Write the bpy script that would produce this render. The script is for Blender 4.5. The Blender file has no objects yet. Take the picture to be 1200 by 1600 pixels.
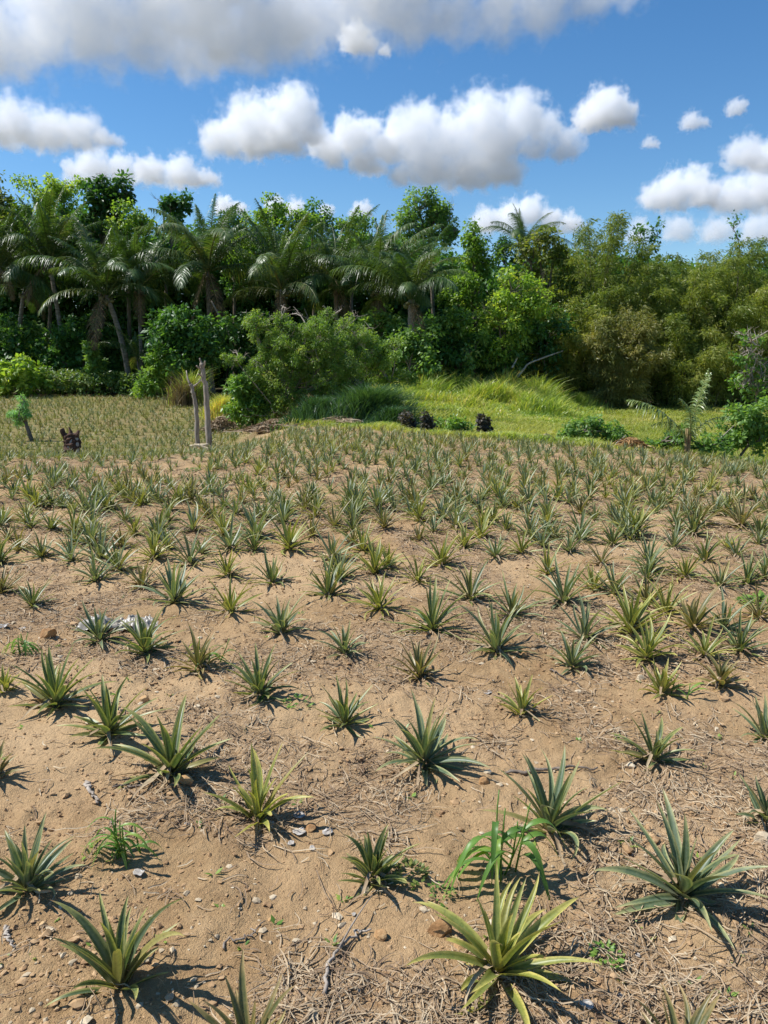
import bpy, math
import numpy as np
from mathutils import Vector, Matrix

# ---------------------------------------------------------------- camera, sky, sun, exposure
scene = bpy.context.scene
C = scene.collection
R = math.radians
FPX, PITCH, EYE = 1186.0, R(11.4), 1.6          # focal length in 1200x1600 photo pixels, tilt down, eye height (m)
cam = bpy.data.cameras.new('camera')
cam.sensor_fit = 'VERTICAL'; cam.sensor_height = 36.0; cam.lens = FPX / 1600.0 * 36.0
cam.clip_start = 0.05; cam.clip_end = 60000.0
camo = bpy.data.objects.new('camera', cam); C.objects.link(camo)
camo.location = (0, 0, EYE); camo.rotation_euler = (R(90) - PITCH, 0, 0)
scene.camera = camo

SUN_EL, SUN_AZ = R(54.0), R(-82.0)               # azimuth measured from +Y towards +X
world = bpy.data.worlds.new('World'); scene.world = world; world.use_nodes = True
wn = world.node_tree.nodes; wl = world.node_tree.links
sky = wn.new('ShaderNodeTexSky'); sky.sky_type = 'NISHITA'; sky.sun_disc = False
sky.sun_elevation = SUN_EL; sky.sun_rotation = SUN_AZ
sky.altitude = 100.0; sky.air_density = 1.0; sky.dust_density = 0.1; sky.ozone_density = 3.0
bg = wn['Background']; bg.inputs['Strength'].default_value = 0.1
hsv = wn.new('ShaderNodeHueSaturation'); hsv.inputs['Saturation'].default_value = 1.26
wl.new(sky.outputs['Color'], hsv.inputs['Color']); wl.new(hsv.outputs['Color'], bg.inputs['Color'])
sun = bpy.data.lights.new('sun', 'SUN'); sun.energy = 4.6; sun.angle = R(0.53); sun.color = (1.0, 0.975, 0.94)
suno = bpy.data.objects.new('sun', sun); C.objects.link(suno)
sd = Vector((math.sin(SUN_AZ) * math.cos(SUN_EL), math.cos(SUN_AZ) * math.cos(SUN_EL), math.sin(SUN_EL)))
suno.rotation_euler = (-sd).to_track_quat('-Z', 'Y').to_euler(); suno.location = (-20, 0, 30)
scene.view_settings.view_transform = 'Standard'; scene.view_settings.look = 'None'
scene.view_settings.exposure = 0.5; scene.view_settings.gamma = 1.0
cy = scene.cycles
cy.use_denoising = True
cy.max_bounces = 34; cy.diffuse_bounces = 3; cy.glossy_bounces = 2; cy.transmission_bounces = 4
cy.volume_bounces = 32; cy.transparent_max_bounces = 8
cy.caustics_reflective = False; cy.caustics_refractive = False
cy.use_adaptive_sampling = True; cy.adaptive_threshold = 0.015

# ---------------------------------------------------------------- small maths
def rng(s): return np.random.default_rng(s)
cp, sp = math.cos(PITCH), math.sin(PITCH)
def ray(px, py):
    xc = (px - 600.0) / FPX; yc = (800.0 - py) / FPX
    return np.array([xc, cp + yc * sp, -sp + yc * cp])
def at(px, py, Y):
    d = ray(px, py); return np.array([0, 0, EYE]) + d * (Y / d[1])
def sstep(a, b, v):
    t = np.clip((v - a) / (b - a), 0, 1); return t * t * (3 - 2 * t)
def hash2(ix, iy, s):
    h = (ix.astype(np.int64) * 374761393 + iy.astype(np.int64) * 668265263 + s * 1442695041) & 0x7fffffff
    h = ((h ^ (h >> 13)) * 1274126177) & 0x7fffffff
    return ((h ^ (h >> 16)) & 0xffff) / 65535.0
def vnoise(x, y, s=0):
    x = np.asarray(x, float); y = np.asarray(y, float)
    ix = np.floor(x); iy = np.floor(y); fx = x - ix; fy = y - iy
    fx = fx * fx * (3 - 2 * fx); fy = fy * fy * (3 - 2 * fy)
    a = hash2(ix, iy, s); b = hash2(ix + 1, iy, s); c = hash2(ix, iy + 1, s); d = hash2(ix + 1, iy + 1, s)
    return (a * (1 - fx) + b * fx) * (1 - fy) + (c * (1 - fx) + d * fx) * fy
def fbm(x, y, s=0, o=4):
    v = 0.0; a = 0.5
    for i in range(o):
        v = v + a * (vnoise(x, y, s + i * 17) - 0.5); x = x * 2.03; y = y * 2.03; a *= 0.5
    return v
def unit(v): return v / (np.linalg.norm(v, axis=-1, keepdims=True) + 1e-9)

# ---------------------------------------------------------------- terrain
def edge_y(x):                                   # far edge of the pineapple field
    x = np.asarray(x, float)
    return np.interp(x, [-9, -4.5, -2.5, 0, 2, 5, 8, 12], [17.5, 18.5, 21.0, 19.0, 17.0, 15.6, 15.0, 15.0])
def left_mask(x, y): return sstep(-1.6, -5.0, x + 0.10 * np.maximum(y - 12, 0)) * sstep(11.0, 17.5, y)
def height(x, y):
    x = np.asarray(x, float); y = np.asarray(y, float)
    z = -0.008 * np.clip(x, 0, 9) ** 2 * sstep(2, 9, y)
    z = z - 0.20 * sstep(12, 21, y)
    z = z - 0.30 * sstep(edge_y(x), edge_y(x) + 6, y) * (x > -4)
    L = sstep(-1.0, -5.5, x + 0.05 * np.maximum(y - 12, 0))
    drop = -1.0 * sstep(11.6, 20.0, y) + 0.62 * sstep(23, 44, y)
    z = z * (1 - L) + (drop) * L
    z = z + 0.10 * fbm(x * 0.35, y * 0.35, 3, 2) * (1 - 0.5 * L)
    far = sstep(60, 400, y)
    z = z * (1 - far) - 0.5 * far
    return z
def soil_bump(x, y):
    near = 1 - sstep(9, 20, y)
    m = 0.075 * fbm(x * 1.25, y * 1.25, 11, 3)
    m = m + 0.045 * fbm(x * 5.5, y * 5.5, 21, 3)
    c = np.abs(fbm(x * 15, y * 15, 31, 3)) * 0.05
    f = fbm(x * 42, y * 42, 41, 2) * 0.016
    return (m + (c + f) * (0.45 + 1.1 * vnoise(x * 1.7, y * 1.7, 77))) * (0.25 + 0.75 * near) * (y < 60)
def gz(x, y): return height(x, y) + soil_bump(x, y)
def ground_at(px, py):                           # ground point seen at a photo pixel
    d = ray(px, py); lo = None
    ts = np.concatenate([np.arange(0.6, 25, 0.01), np.arange(25, 140, 0.1)])
    P = np.array([0, 0, EYE])[None] + d[None] * ts[:, None]
    i = np.argmax(P[:, 2] < gz(P[:, 0], P[:, 1]))
    return P[i] if P[i, 2] < gz(P[i, 0], P[i, 1]) else at(px, py, 60)
def px_per_m(p):                                 # photo pixels per metre at a point
    return FPX / (p[1] * cp - (p[2] - EYE) * sp)

# ---------------------------------------------------------------- mesh building
class Geo:
    def __init__(s): s.v = []; s.q = []; s.t = []; s.d = []; s.n = 0
    def add(s, v, q=None, t=None, d=None):
        v = np.asarray(v, float).reshape(-1, 3)
        if q is not None and len(q): s.q.append(np.asarray(q, np.int64).reshape(-1, 4) + s.n)
        if t is not None and len(t): s.t.append(np.asarray(t, np.int64).reshape(-1, 3) + s.n)
        if d is None: d = np.zeros((len(v), 4))
        d = np.broadcast_to(np.asarray(d, float), (len(v), 4))
        s.v.append(v); s.d.append(d); s.n += len(v)
    def mesh(s, name, mats, smooth=True):
        me = bpy.data.meshes.new(name)
        V = np.concatenate(s.v) if s.v else np.zeros((0, 3)); D = np.concatenate(s.d)
        Q = np.concatenate(s.q) if s.q else np.zeros((0, 4), int)
        T = np.concatenate(s.t) if s.t else np.zeros((0, 3), int)
        me.vertices.add(len(V)); me.vertices.foreach_set('co', V.astype(np.float32).ravel())
        idx = np.concatenate([Q.ravel(), T.ravel()]).astype(np.int32)
        me.loops.add(len(idx)); me.loops.foreach_set('vertex_index', idx)
        st = np.concatenate([np.arange(len(Q)) * 4, len(Q) * 4 + np.arange(len(T)) * 3]).astype(np.int32)
        me.polygons.add(len(st)); me.polygons.foreach_set('loop_start', st)
        me.update(calc_edges=True)
        me.polygons.foreach_set('use_smooth', np.full(len(st), bool(smooth)))
        a = me.attributes.new('dat', 'FLOAT_COLOR', 'POINT')
        a.data.foreach_set('color', D.astype(np.float32).ravel())
        for m in (mats if isinstance(mats, (list, tuple)) else [mats]): me.materials.append(m)
        return me
    def obj(s, name, mats, parent=None, smooth=True, loc=None):
        o = bpy.data.objects.new(name, s.mesh(name, mats, smooth)); C.objects.link(o)
        if parent is not None: o.parent = parent
        if loc is not None: o.location = [float(a) for a in loc]
        return o
def tag(o, label=None, cat=None, group=None, kind=None):
    if label: o['label'] = label
    if cat: o['category'] = cat
    if group: o['group'] = group
    if kind: o['kind'] = kind
    return o
def empty(name, loc, label, cat, group=None, rz=0.0):
    o = bpy.data.objects.new(name, None); C.objects.link(o); o.empty_display_size = 0.1
    o.location = [float(a) for a in loc]; o.rotation_euler = (0, 0, rz)
    return tag(o, label, cat, group)

def ribbon(g, P, S, W, rnd, ups=None, cup=0.0, cols=2, ex=0.0):
    """strips: P (n,k,3) centre lines, S (n,k,3) or (n,3) side vectors, W (n,k) half widths; dat = along, across, random, extra"""
    P = np.asarray(P, float); n, k, _ = P.shape
    S = np.asarray(S, float)
    if S.ndim == 2: S = np.repeat(S[:, None], k, 1)
    W = np.broadcast_to(W, (n, k)); rnd = np.broadcast_to(rnd, (n,)); ex = np.broadcast_to(ex, (n,))
    us = np.linspace(-1, 1, cols)
    V = P[:, :, None] + S[:, :, None] * (W[:, :, None] * us)[..., None]
    if cup:
        T = np.gradient(P, axis=1); N = unit(np.cross(S, T))
        N = np.where((N[..., 2:3] < 0) & (ups is None), -N, N) if ups is None else N * ups
        V = V + N[:, :, None] * (W[:, :, None] * (np.abs(us) ** 1.6) * cup)[..., None]
    D = np.zeros((n, k, cols, 4))
    D[..., 0] = np.linspace(0, 1, k)[None, :, None]; D[..., 1] = (us * 0.5 + 0.5)[None, None]
    D[..., 2] = rnd[:, None, None]; D[..., 3] = ex[:, None, None]
    i = np.arange(n)[:, None, None] * (k * cols) + np.arange(k - 1)[None, :, None] * cols + np.arange(cols - 1)[None, None]
    Q = np.stack([i, i + 1, i + cols + 1, i + cols], -1).reshape(-1, 4)
    g.add(V.reshape(-1, 3), Q, None, D.reshape(-1, 4))
def leaves(g, B, D, S, L, W, rnd, ex=0.0, fold=0.25):
    """one folded leaf each: base B, direction D, side S, length L, half width W"""
    n = len(B); L = np.broadcast_to(L, (n,))[:, None]; W = np.broadcast_to(W, (n,))[:, None]
    N = np.cross(D, S)
    m = B + D * L * 0.45; tip = B + D * L - np.array([0, 0, 1]) * L * 0.12
    V = np.stack([B, m + S * W + N * W * fold, tip, m - S * W + N * W * fold], 1)
    dd = np.zeros((n, 4, 4)); dd[:, 2, 0] = 1; dd[:, 1, 0] = dd[:, 3, 0] = .45; dd[:, 0, 1] = dd[:, 2, 1] = .5; dd[:, 1, 1] = 1
    dd[..., 2] = np.broadcast_to(rnd, (n,))[:, None]; dd[..., 3] = np.broadcast_to(ex, (n,))[:, None]
    i = np.arange(n)[:, None] * 4
    T = np.concatenate([i + np.array([[0, 1, 2]]), i + np.array([[0, 2, 3]])])
    g.add(V.reshape(-1, 3), None, T, dd.reshape(-1, 4))
def tube(g, path, rad, sides=7, rnd=0.5, ex=0.0, cap=True, rough=0.0, seed=0):
    path = np.asarray(path, float); k = len(path); rad = np.broadcast_to(rad, (k,)).astype(float)
    T = unit(np.gradient(path, axis=0))
    ref = np.array([0.31, 0.2, 0.93]) if abs(T[0, 2]) < 0.8 else np.array([0.9, 0.3, 0.1])
    A = unit(np.cross(T, ref)); B = np.cross(T, A)
    th = np.arange(sides) / sides * 2 * np.pi
    rr = rad[:, None] * (1 + rough * (rng(seed).random((k, sides)) - 0.5))
    V = path[:, None] + A[:, None] * (rr * np.cos(th))[..., None] + B[:, None] * (rr * np.sin(th))[..., None]
    D = np.zeros((k, sides, 4)); D[..., 0] = np.linspace(0, 1, k)[:, None]; D[..., 1] = th / 6.2832; D[..., 2] = rnd; D[..., 3] = ex
    i = np.arange(k - 1)[:, None] * sides; j = np.arange(sides)[None]
    Q = np.stack([i + j, i + (j + 1) % sides, i + sides + (j + 1) % sides, i + sides + j], -1).reshape(-1, 4)
    t = []
    if cap:
        t = [[0, a + 1, a] for a in range(1, sides - 1)] + [[(k - 1) * sides, (k - 1) * sides + a, (k - 1) * sides + a + 1] for a in range(1, sides - 1)]
    g.add(V.reshape(-1, 3), Q, np.array(t) if len(t) else None, D.reshape(-1, 4))
def bez(a, b, c, k=8):
    t = np.linspace(0, 1, k)[:, None]; a, b, c = map(np.asarray, (a, b, c))
    return (1 - t) ** 2 * a + 2 * t * (1 - t) * b + t * t * c
ICO = None
def ico_template(sub=1):
    import bmesh
    bm = bmesh.new(); bmesh.ops.create_icosphere(bm, subdivisions=sub, radius=1.0)
    v = np.array([p.co[:] for p in bm.verts]); f = np.array([[q.index for q in p.verts] for p in bm.faces]); bm.free()
    return v, f
def lumps(g, P, Rr, seed, sub=1, flat=0.75, jit=0.35):
    """angular clods and stones: one deformed ball each"""
    v, f = ico_template(sub); r = rng(seed); n = len(P)
    sc = np.stack([r.uniform(.7, 1.3, n), r.uniform(.7, 1.3, n), r.uniform(.5, 1.0, n) * flat], -1)
    j = 1 + jit * (r.random((n, len(v), 1)) - 0.5) * 2
    th = r.random(n) * 6.283; c, s_ = np.cos(th)[:, None], np.sin(th)[:, None]
    V = v[None] * j * sc[:, None] * np.asarray(Rr)[:, None, None]
    V = np.stack([V[..., 0] * c - V[..., 1] * s_, V[..., 0] * s_ + V[..., 1] * c, V[..., 2]], -1) + np.asarray(P)[:, None]
    D = np.zeros((n, len(v), 4)); D[..., 2] = r.random((n, 1)); D[..., 0] = v[None, :, 2]
    F = (np.arange(n)[:, None, None] * len(v) + f[None]).reshape(-1, 3)
    g.add(V.reshape(-1, 3), None, F, D.reshape(-1, 4))

# ---------------------------------------------------------------- materials
def new_mat(name):
    m = bpy.data.materials.new(name); m.use_nodes = True
    nt = m.node_tree; nt.nodes.remove(nt.nodes['Principled BSDF']) if 'Principled BSDF' in nt.nodes else None
    return m, nt, nt.nodes['Material Output']
class N:                                         # terse node wiring
    def __init__(s, nt): s.nt = nt
    def a(s, typ, **kw):
        n = s.nt.nodes.new(typ)
        for k, v in kw.items(): setattr(n, k, v)
        return n
    def link(s, a, b): s.nt.links.new(a, b)
    def set(s, inp, v):
        if hasattr(v, 'is_linked') or hasattr(v, 'links'): s.link(v, inp)
        else: inp.default_value = v
    def math(s, op, a, b=None, c=None, clamp=False):
        n = s.a('ShaderNodeMath', operation=op, use_clamp=clamp)
        for i, v in enumerate((a, b, c)):
            if v is not None: s.set(n.inputs[i], v)
        return n.outputs[0]
    def mix(s, f, a, b):
        n = s.a('ShaderNodeMix', data_type='RGBA')
        s.set(n.inputs[0], f); s.set(n.inputs[6], a if not isinstance(a, tuple) else (*a[:3], 1)); s.set(n.inputs[7], b if not isinstance(b, tuple) else (*b[:3], 1))
        return n.outputs[2]
    def noise(s, vec, scale, det=4, rough=0.6, dim='3D'):
        n = s.a('ShaderNodeTexNoise', noise_dimensions=dim)
        if vec is not None: s.link(vec, n.inputs['Vector'])
        n.inputs['Scale'].default_value = scale; n.inputs['Detail'].default_value = det; n.inputs['Roughness'].default_value = rough
        return n.outputs['Fac']
    def ramp(s, f, stops):
        n = s.a('ShaderNodeValToRGB'); e = n.color_ramp.elements
        while len(e) < len(stops): e.new(0.5)
        for i, (p, c) in enumerate(stops): e[i].position = p; e[i].color = (*c, 1) if len(c) == 3 else c
        s.link(f, n.inputs[0]); return n.outputs[0]
    def rng(s, f, a, b, c=0.0, d=1.0):
        n = s.a('ShaderNodeMapRange'); s.link(f, n.inputs[0])
        for i, v in enumerate((a, b, c, d)): n.inputs[i + 1].default_value = v
        return n.outputs[0]
    def dat(s):
        n = s.a('ShaderNodeAttribute', attribute_name='dat'); p = s.a('ShaderNodeSeparateColor'); s.link(n.outputs['Color'], p.inputs[0])
        return p.outputs[0], p.outputs[1], p.outputs[2], n.outputs['Alpha']
    def pos(s): return s.a('ShaderNodeNewGeometry').outputs['Position']
    def objrand(s): return s.a('ShaderNodeObjectInfo').outputs['Random']
    def bump(s, h, dist, strength=1.0):
        n = s.a('ShaderNodeBump'); n.inputs['Distance'].default_value = dist; n.inputs['Strength'].default_value = strength
        s.link(h, n.inputs['Height']); return n.outputs[0]
def leaf_out(n, out, col, trans=0.35, rough=0.5, spec=0.35, tcol=None, nor=None):
    """leaf surface: glossy-diffuse front plus light coming through"""
    p = n.a('ShaderNodeBsdfPrincipled'); n.set(p.inputs['Base Color'], col)
    p.inputs['Roughness'].default_value = rough; p.inputs['Specular IOR Level'].default_value = spec
    if nor is not None: n.link(nor, p.inputs['Normal'])
    t = n.a('ShaderNodeBsdfTranslucent')
    hs = n.a('ShaderNodeMix', data_type='RGBA', blend_type='MULTIPLY'); hs.inputs[0].default_value = 1
    n.set(hs.inputs[6], col); hs.inputs[7].default_value = tcol or (1.5, 1.5, 0.5, 1)
    n.link(hs.outputs[2], t.inputs['Color'])
    m = n.a('ShaderNodeMixShader'); m.inputs[0].default_value = trans
    n.link(p.outputs[0], m.inputs[1]); n.link(t.outputs[0], m.inputs[2]); n.link(m.outputs[0], out.inputs['Surface'])
def foliage_mat(name, stops, trans=0.35, rough=0.45, spec=0.4, objvar=0.25):
    """per-leaf random picks a colour from stops, shifted a little per plant"""
    m, nt, out = new_mat(name); n = N(nt); u, v, r, ex = n.dat()
    f = n.math('ADD', n.math('MULTIPLY', r, 1 - objvar), n.math('MULTIPLY', n.objrand(), objvar))
    big = n.noise(n.pos(), 0.9, 2)
    f = n.math('ADD', f, n.math('MULTIPLY', n.math('SUBTRACT', big, 0.5), 0.5), clamp=True)
    leaf_out(n, out, n.ramp(f, stops), trans, rough, spec)
    return m
def plain_mat(name, stops, scale=6, rough=0.85, bump=0.0, stretch=None, spec=0.2):
    m, nt, out = new_mat(name); n = N(nt)
    co = n.a('ShaderNodeTexCoord').outputs['Object']
    if stretch:
        mp = n.a('ShaderNodeMapping'); n.link(co, mp.inputs[0]); mp.inputs['Scale'].default_value = stretch; co = mp.outputs[0]
    h = n.noise(co, scale, 6, 0.65)
    u, v, r, ex = n.dat()
    f = n.math('ADD', h, n.math('MULTIPLY', n.math('SUBTRACT', r, 0.5), 0.35), clamp=True)
    p = n.a('ShaderNodeBsdfPrincipled'); n.link(n.ramp(f, stops), p.inputs['Base Color'])
    p.inputs['Roughness'].default_value = rough; p.inputs['Specular IOR Level'].default_value = spec
    if bump: n.link(n.bump(h, bump), p.inputs['Normal'])
    n.link(p.outputs[0], out.inputs['Surface'])
    return m
# ---------------------------------------------------------------- ground
def ground_material():
    m, nt, out = new_mat('soil_and_turf'); n = N(nt); u, v, r, ex = n.dat()   # u: turf, v: dark leaf litter, darker far-left soil, r: straw cover, ex: pale dry crust
    p0 = n.pos()
    big = n.noise(p0, 0.9, 4); mid = n.noise(p0, 7, 5, 0.65); fine = n.noise(p0, 55, 4, 0.7); grain = n.noise(p0, 260, 2, 0.7)
    soil = n.ramp(mid, [(0.25, (0.215, 0.127, 0.06)), (0.5, (0.362, 0.234, 0.114)), (0.78, (0.478, 0.326, 0.172))])
    soil = n.mix(n.rng(big, 0.42, 0.68), soil, (0.485, 0.322, 0.17))
    soil = n.mix(n.math('MULTIPLY', n.rng(fine, 0.5, 0.75), 0.4), soil, (0.19, 0.105, 0.055))
    soil = n.mix(n.math('MULTIPLY', n.rng(grain, 0.6, 0.8), 0.35), soil, (0.55, 0.42, 0.28))
    soil = n.mix(n.math('MULTIPLY', ex, 0.7), soil, (0.53, 0.365, 0.2))
    st = n.a('ShaderNodeTexNoise'); n.link(p0, st.inputs['Vector']); st.inputs['Scale'].default_value = 30; st.inputs['Detail'].default_value = 5; st.inputs['Distortion'].default_value = 2.5
    straw = n.ramp(st.outputs['Fac'], [(0.35, (0.19, 0.115, 0.06)), (0.52, (0.38, 0.255, 0.145)), (0.66, (0.52, 0.39, 0.24))])
    soil = n.mix(n.math('MULTIPLY', r, 0.6), soil, straw)
    turf = n.ramp(n.noise(p0, 1.3, 5, 0.7), [(0.3, (0.15, 0.16, 0.04)), (0.5, (0.25, 0.23, 0.07)), (0.7, (0.36, 0.29, 0.13))])
    col = n.mix(u, soil, turf)
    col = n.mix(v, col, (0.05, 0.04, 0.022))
    p = n.a('ShaderNodeBsdfPrincipled'); n.link(col, p.inputs['Base Color']); p.inputs['Roughness'].default_value = 0.95; p.inputs['Specular IOR Level'].default_value = 0.1
    h = n.math('ADD', n.math('MULTIPLY', fine, 0.6), n.math('MULTIPLY', grain, 0.25))
    n.link(n.bump(h, 0.03, 0.9), p.inputs['Normal']); n.link(p.outputs[0], out.inputs['Surface'])
    return m
def straw_cover(x, y):
    return sstep(0.43, 0.62, .07 * sstep(4, 9, y) + vnoise(x * 1.5 + 5, y * 1.5, 91) * 0.6 + vnoise(x * 4.3, y * 4.3, 92) * 0.4)
def meadow_mask(x, y): return sstep(-0.3, 0.8, y - edge_y(x)) * sstep(-3.0, -1.2, x + 0.02 * y)
def build_ground():
    ys = np.concatenate([np.linspace(-6, 0.7, 14)[:-1], np.geomspace(0.7, 26, 560), np.geomspace(26, 9000, 90)[1:]])
    s = np.linspace(-1, 1, 520); s = s * (0.75 + 0.25 * s * s)
    Y, Sx = np.meshgrid(ys, s, indexing='ij'); X = Sx * (np.maximum(Y, 0) * 0.95 + 3.2)
    Z = gz(X, Y)
    nr, nc = X.shape
    i = np.arange(nr - 1)[:, None] * nc + np.arange(nc - 1)[None]
    Q = np.stack([i, i + 1, i + nc + 1, i + nc], -1).reshape(-1, 4)
    D = np.zeros((nr, nc, 4))
    mead = meadow_mask(X, Y); lf = left_mask(X, Y)
    D[..., 0] = np.maximum(mead, lf * 0.75 * (0.45 + vnoise(X * 1.6, Y * 1.6, 5)))
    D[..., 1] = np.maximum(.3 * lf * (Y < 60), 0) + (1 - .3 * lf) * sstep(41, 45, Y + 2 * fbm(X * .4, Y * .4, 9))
    D[..., 2] = straw_cover(X, Y)
    D[..., 3] = sstep(0.5, 0.8, vnoise(X * 0.9 + 3, Y * 0.9, 55))
    g = Geo(); g.add(np.stack([X, Y, Z], -1).reshape(-1, 3), Q, None, D.reshape(-1, 4))
    tag(g.obj('ground', ground_material()), kind='structure')
build_ground()

# ---------------------------------------------------------------- clouds: real bodies of scattering vapour
def cloud_mat(name, dens, balls, scale, zb):
    """vapour density: soft balls joined, eaten into by noise, flattened below"""
    m, nt, out = new_mat(name); n = N(nt)
    co = n.a('ShaderNodeTexCoord').outputs['Object']
    nz = n.a('ShaderNodeTexNoise'); n.link(co, nz.inputs['Vector']); nz.inputs['Scale'].default_value = 1.7 / scale
    nz.inputs['Detail'].default_value = 7; nz.inputs['Roughness'].default_value = 0.66; nz.inputs['Lacunarity'].default_value = 2.1
    f = None
    for c, q in balls:
        v = n.a('ShaderNodeVectorMath', operation='DISTANCE'); n.link(co, v.inputs[0]); v.inputs[1].default_value = [float(x) for x in c]
        e = n.math('MULTIPLY_ADD', v.outputs['Value'], -1.0 / float(q), 1.0)
        f = e if f is None else n.math('MAXIMUM', f, e)
    z = n.a('ShaderNodeSeparateXYZ'); n.link(co, z.inputs[0])
    f = n.math('MINIMUM', f, n.rng(z.outputs[2], zb - .15 * scale, zb + .75 * scale, -.45, .75))
    f = n.math('ADD', f, n.math('MULTIPLY', n.math('SUBTRACT', nz.outputs['Fac'], 0.5), 2.1))
    d_ = n.math('MULTIPLY', n.math('POWER', n.rng(f, 0.12, 0.48), 1.3), dens)
    vs = n.a('ShaderNodeVolumeScatter'); vs.inputs['Color'].default_value = (0.997, 0.997, 0.999, 1)
    vs.inputs['Anisotropy'].default_value = 0.0; n.link(d_, vs.inputs['Density'])
    n.link(vs.outputs[0], out.inputs['Volume'])
    return m
def make_cloud(label, balls, alt=900.0, od=3.5, seed=0, name='cloud'):
    """balls: photo circles (px, py, r); each becomes a soft ball of vapour at the cloud's own distance"""
    r = rng(seed); cy_ = np.mean([b[1] for b in balls]); d = ray(600, cy_)
    Y = alt / max(d[2] / d[1], 0.03)
    g = Geo(); v, f = ico_template(3); cs = []
    for (px, py, rr) in balls:
        R_ = rr * Y / FPX * 1.32
        cs.append((at(px, py, Y + r.uniform(-0.5, 0.5) * R_), R_))
    cen = np.mean([c for c, _ in cs], axis=0); mr = np.median([q for _, q in cs]) / 1.32
    zb = min(at(b[0], b[1] + b[2] * 0.85, Y)[2] for b in balls) - cen[2]
    for c, q in cs: g.add(v * q * 1.3 + c - cen, None, f)
    o = g.obj(name, cloud_mat(name, od / (mr * 2), [(c - cen, q) for c, q in cs], float(mr), float(zb)), loc=cen)
    md = o.modifiers.new('merge', 'REMESH'); md.mode = 'VOXEL'; md.voxel_size = float(mr * 0.2)
    return tag(o, label, 'cloud', 'clouds in the blue sky')
make_cloud('huge grey white cloud bank across the top of the sky',
    [(-60, 60, 90), (10, 65, 55), (70, 70, 42), (60, 10, 60), (150, 30, 70), (235, 45, 60), (310, 60, 60), (375, 85, 52), (350, 30, 70), (430, 40, 60), (480, 20, 60), (560, 0, 55), (640, 22, 45), (715, 22, 42), (780, 18, 40), (850, 5, 42), (920, -8, 36), (985, -18, 30), (300, -60, 110), (600, -90, 110), (820, -70, 70), (120, -60, 90)], seed=1, od=2.1)
make_cloud('small white cloud puff just under the large cloud bank', [(555, 62, 22), (575, 72, 14), (600, 82, 10)], seed=2, od=3)
make_cloud('long white cloud running off the left edge above the trees', [(-40, 205, 48), (20, 205, 42), (75, 208, 36), (125, 210, 32), (165, 222, 20)], seed=3)
make_cloud('low white cloud resting above the leftmost palms', [(120, 270, 20), (150, 262, 26), (190, 266, 24), (235, 275, 26), (285, 276, 28), (325, 283, 18)], seed=4)
make_cloud('bright domed cloud left of the twin-humped cloud', [(345, 218, 30), (395, 200, 42), (455, 182, 40), (440, 222, 36), (485, 205, 20), (390, 228, 26), (330, 232, 14)], seed=5)
make_cloud('ragged thin cloud bridging the two big middle clouds', [(520, 235, 24), (550, 215, 30), (580, 205, 20), (570, 250, 24), (590, 268, 16), (600, 225, 24), (500, 222, 22)], seed=6, od=3.4)
make_cloud('largest twin-humped white cloud over the middle of the trees', [(640, 210, 38), (665, 195, 30), (700, 220, 40), (755, 190, 42), (815, 185, 36), (850, 200, 26), (780, 222, 38), (730, 262, 40), (680, 270, 32), (785, 275, 32), (630, 282, 24), (835, 228, 20), (885, 225, 24), (612, 232, 24), (660, 250, 34), (760, 240, 40)], seed=7, od=3.2)
make_cloud('compact round white cloud standing alone right of the middle', [(945, 180, 34), (922, 186, 24), (972, 185, 22), (948, 160, 18)], seed=8)
make_cloud('tiny faint cloud wisp highest on the right', [(1150, 170, 14), (1160, 164, 8)], seed=9, od=1.6)
make_cloud('small faint cloud wisp below and left of the highest wisp', [(1080, 192, 15), (1098, 196, 10)], seed=10, od=1.8)
make_cloud('faintest tiny wisp below the round lone cloud', [(1015, 226, 11), (1024, 228, 7)], seed=11, od=1.2)
make_cloud('grey cloud cut off by the right edge', [(1160, 243, 26), (1192, 250, 28), (1225, 250, 30)], seed=12, od=3)
make_cloud('bright cloud low over the bamboo at right', [(1085, 288, 26), (1055, 300, 30), (1025, 312, 24), (1100, 312, 26)], seed=13)
make_cloud('low cloud leaving the right edge behind the bright one', [(1150, 312, 34), (1190, 300, 34), (1235, 300, 40)], seed=14)
make_cloud('white cloud low behind the lone distant palm', [(830, 330, 22), (800, 340, 24), (760, 352, 24), (860, 345, 18), (890, 350, 18)], seed=15, alt=900)
make_cloud('thin cloud strip low over the central palms', [(430, 325, 16), (460, 330, 18), (510, 332, 12), (565, 332, 16)], seed=16, od=3)
make_cloud('soft cloud layer along the lowest sky at right', [(1000, 362, 20), (1060, 360, 24), (1120, 365, 26), (1185, 362, 28), (1240, 360, 30)], seed=17, od=2)
make_cloud('little bright cloud between two broadleaf trees at left', [(352, 325, 16), (372, 330, 14)], seed=18, od=4)
# ---------------------------------------------------------------- vegetation materials
M = {}
M['bright'] = foliage_mat('bright_leaf', [(0.15, (0.088, 0.170, 0.036)), (0.45, (0.188, 0.318, 0.058)), (0.75, (0.349, 0.458, 0.087)), (0.95, (0.549, 0.557, 0.147))], 0.5)
M['green'] = foliage_mat('mid_leaf', [(0.15, (0.070, 0.145, 0.043)), (0.5, (0.156, 0.281, 0.070)), (0.8, (0.268, 0.401, 0.104)), (0.97, (0.499, 0.486, 0.176))], 0.45)
M['dark'] = foliage_mat('dark_leaf', [(0.15, (0.035, 0.090, 0.026)), (0.5, (0.071, 0.171, 0.042)), (0.85, (0.131, 0.257, 0.064))], 0.4)
M['olive'] = foliage_mat('olive_leaf', [(0.15, (0.073, 0.109, 0.027)), (0.5, (0.164, 0.218, 0.046)), (0.8, (0.273, 0.291, 0.073)), (0.97, (0.437, 0.364, 0.146))], 0.45)
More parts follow.
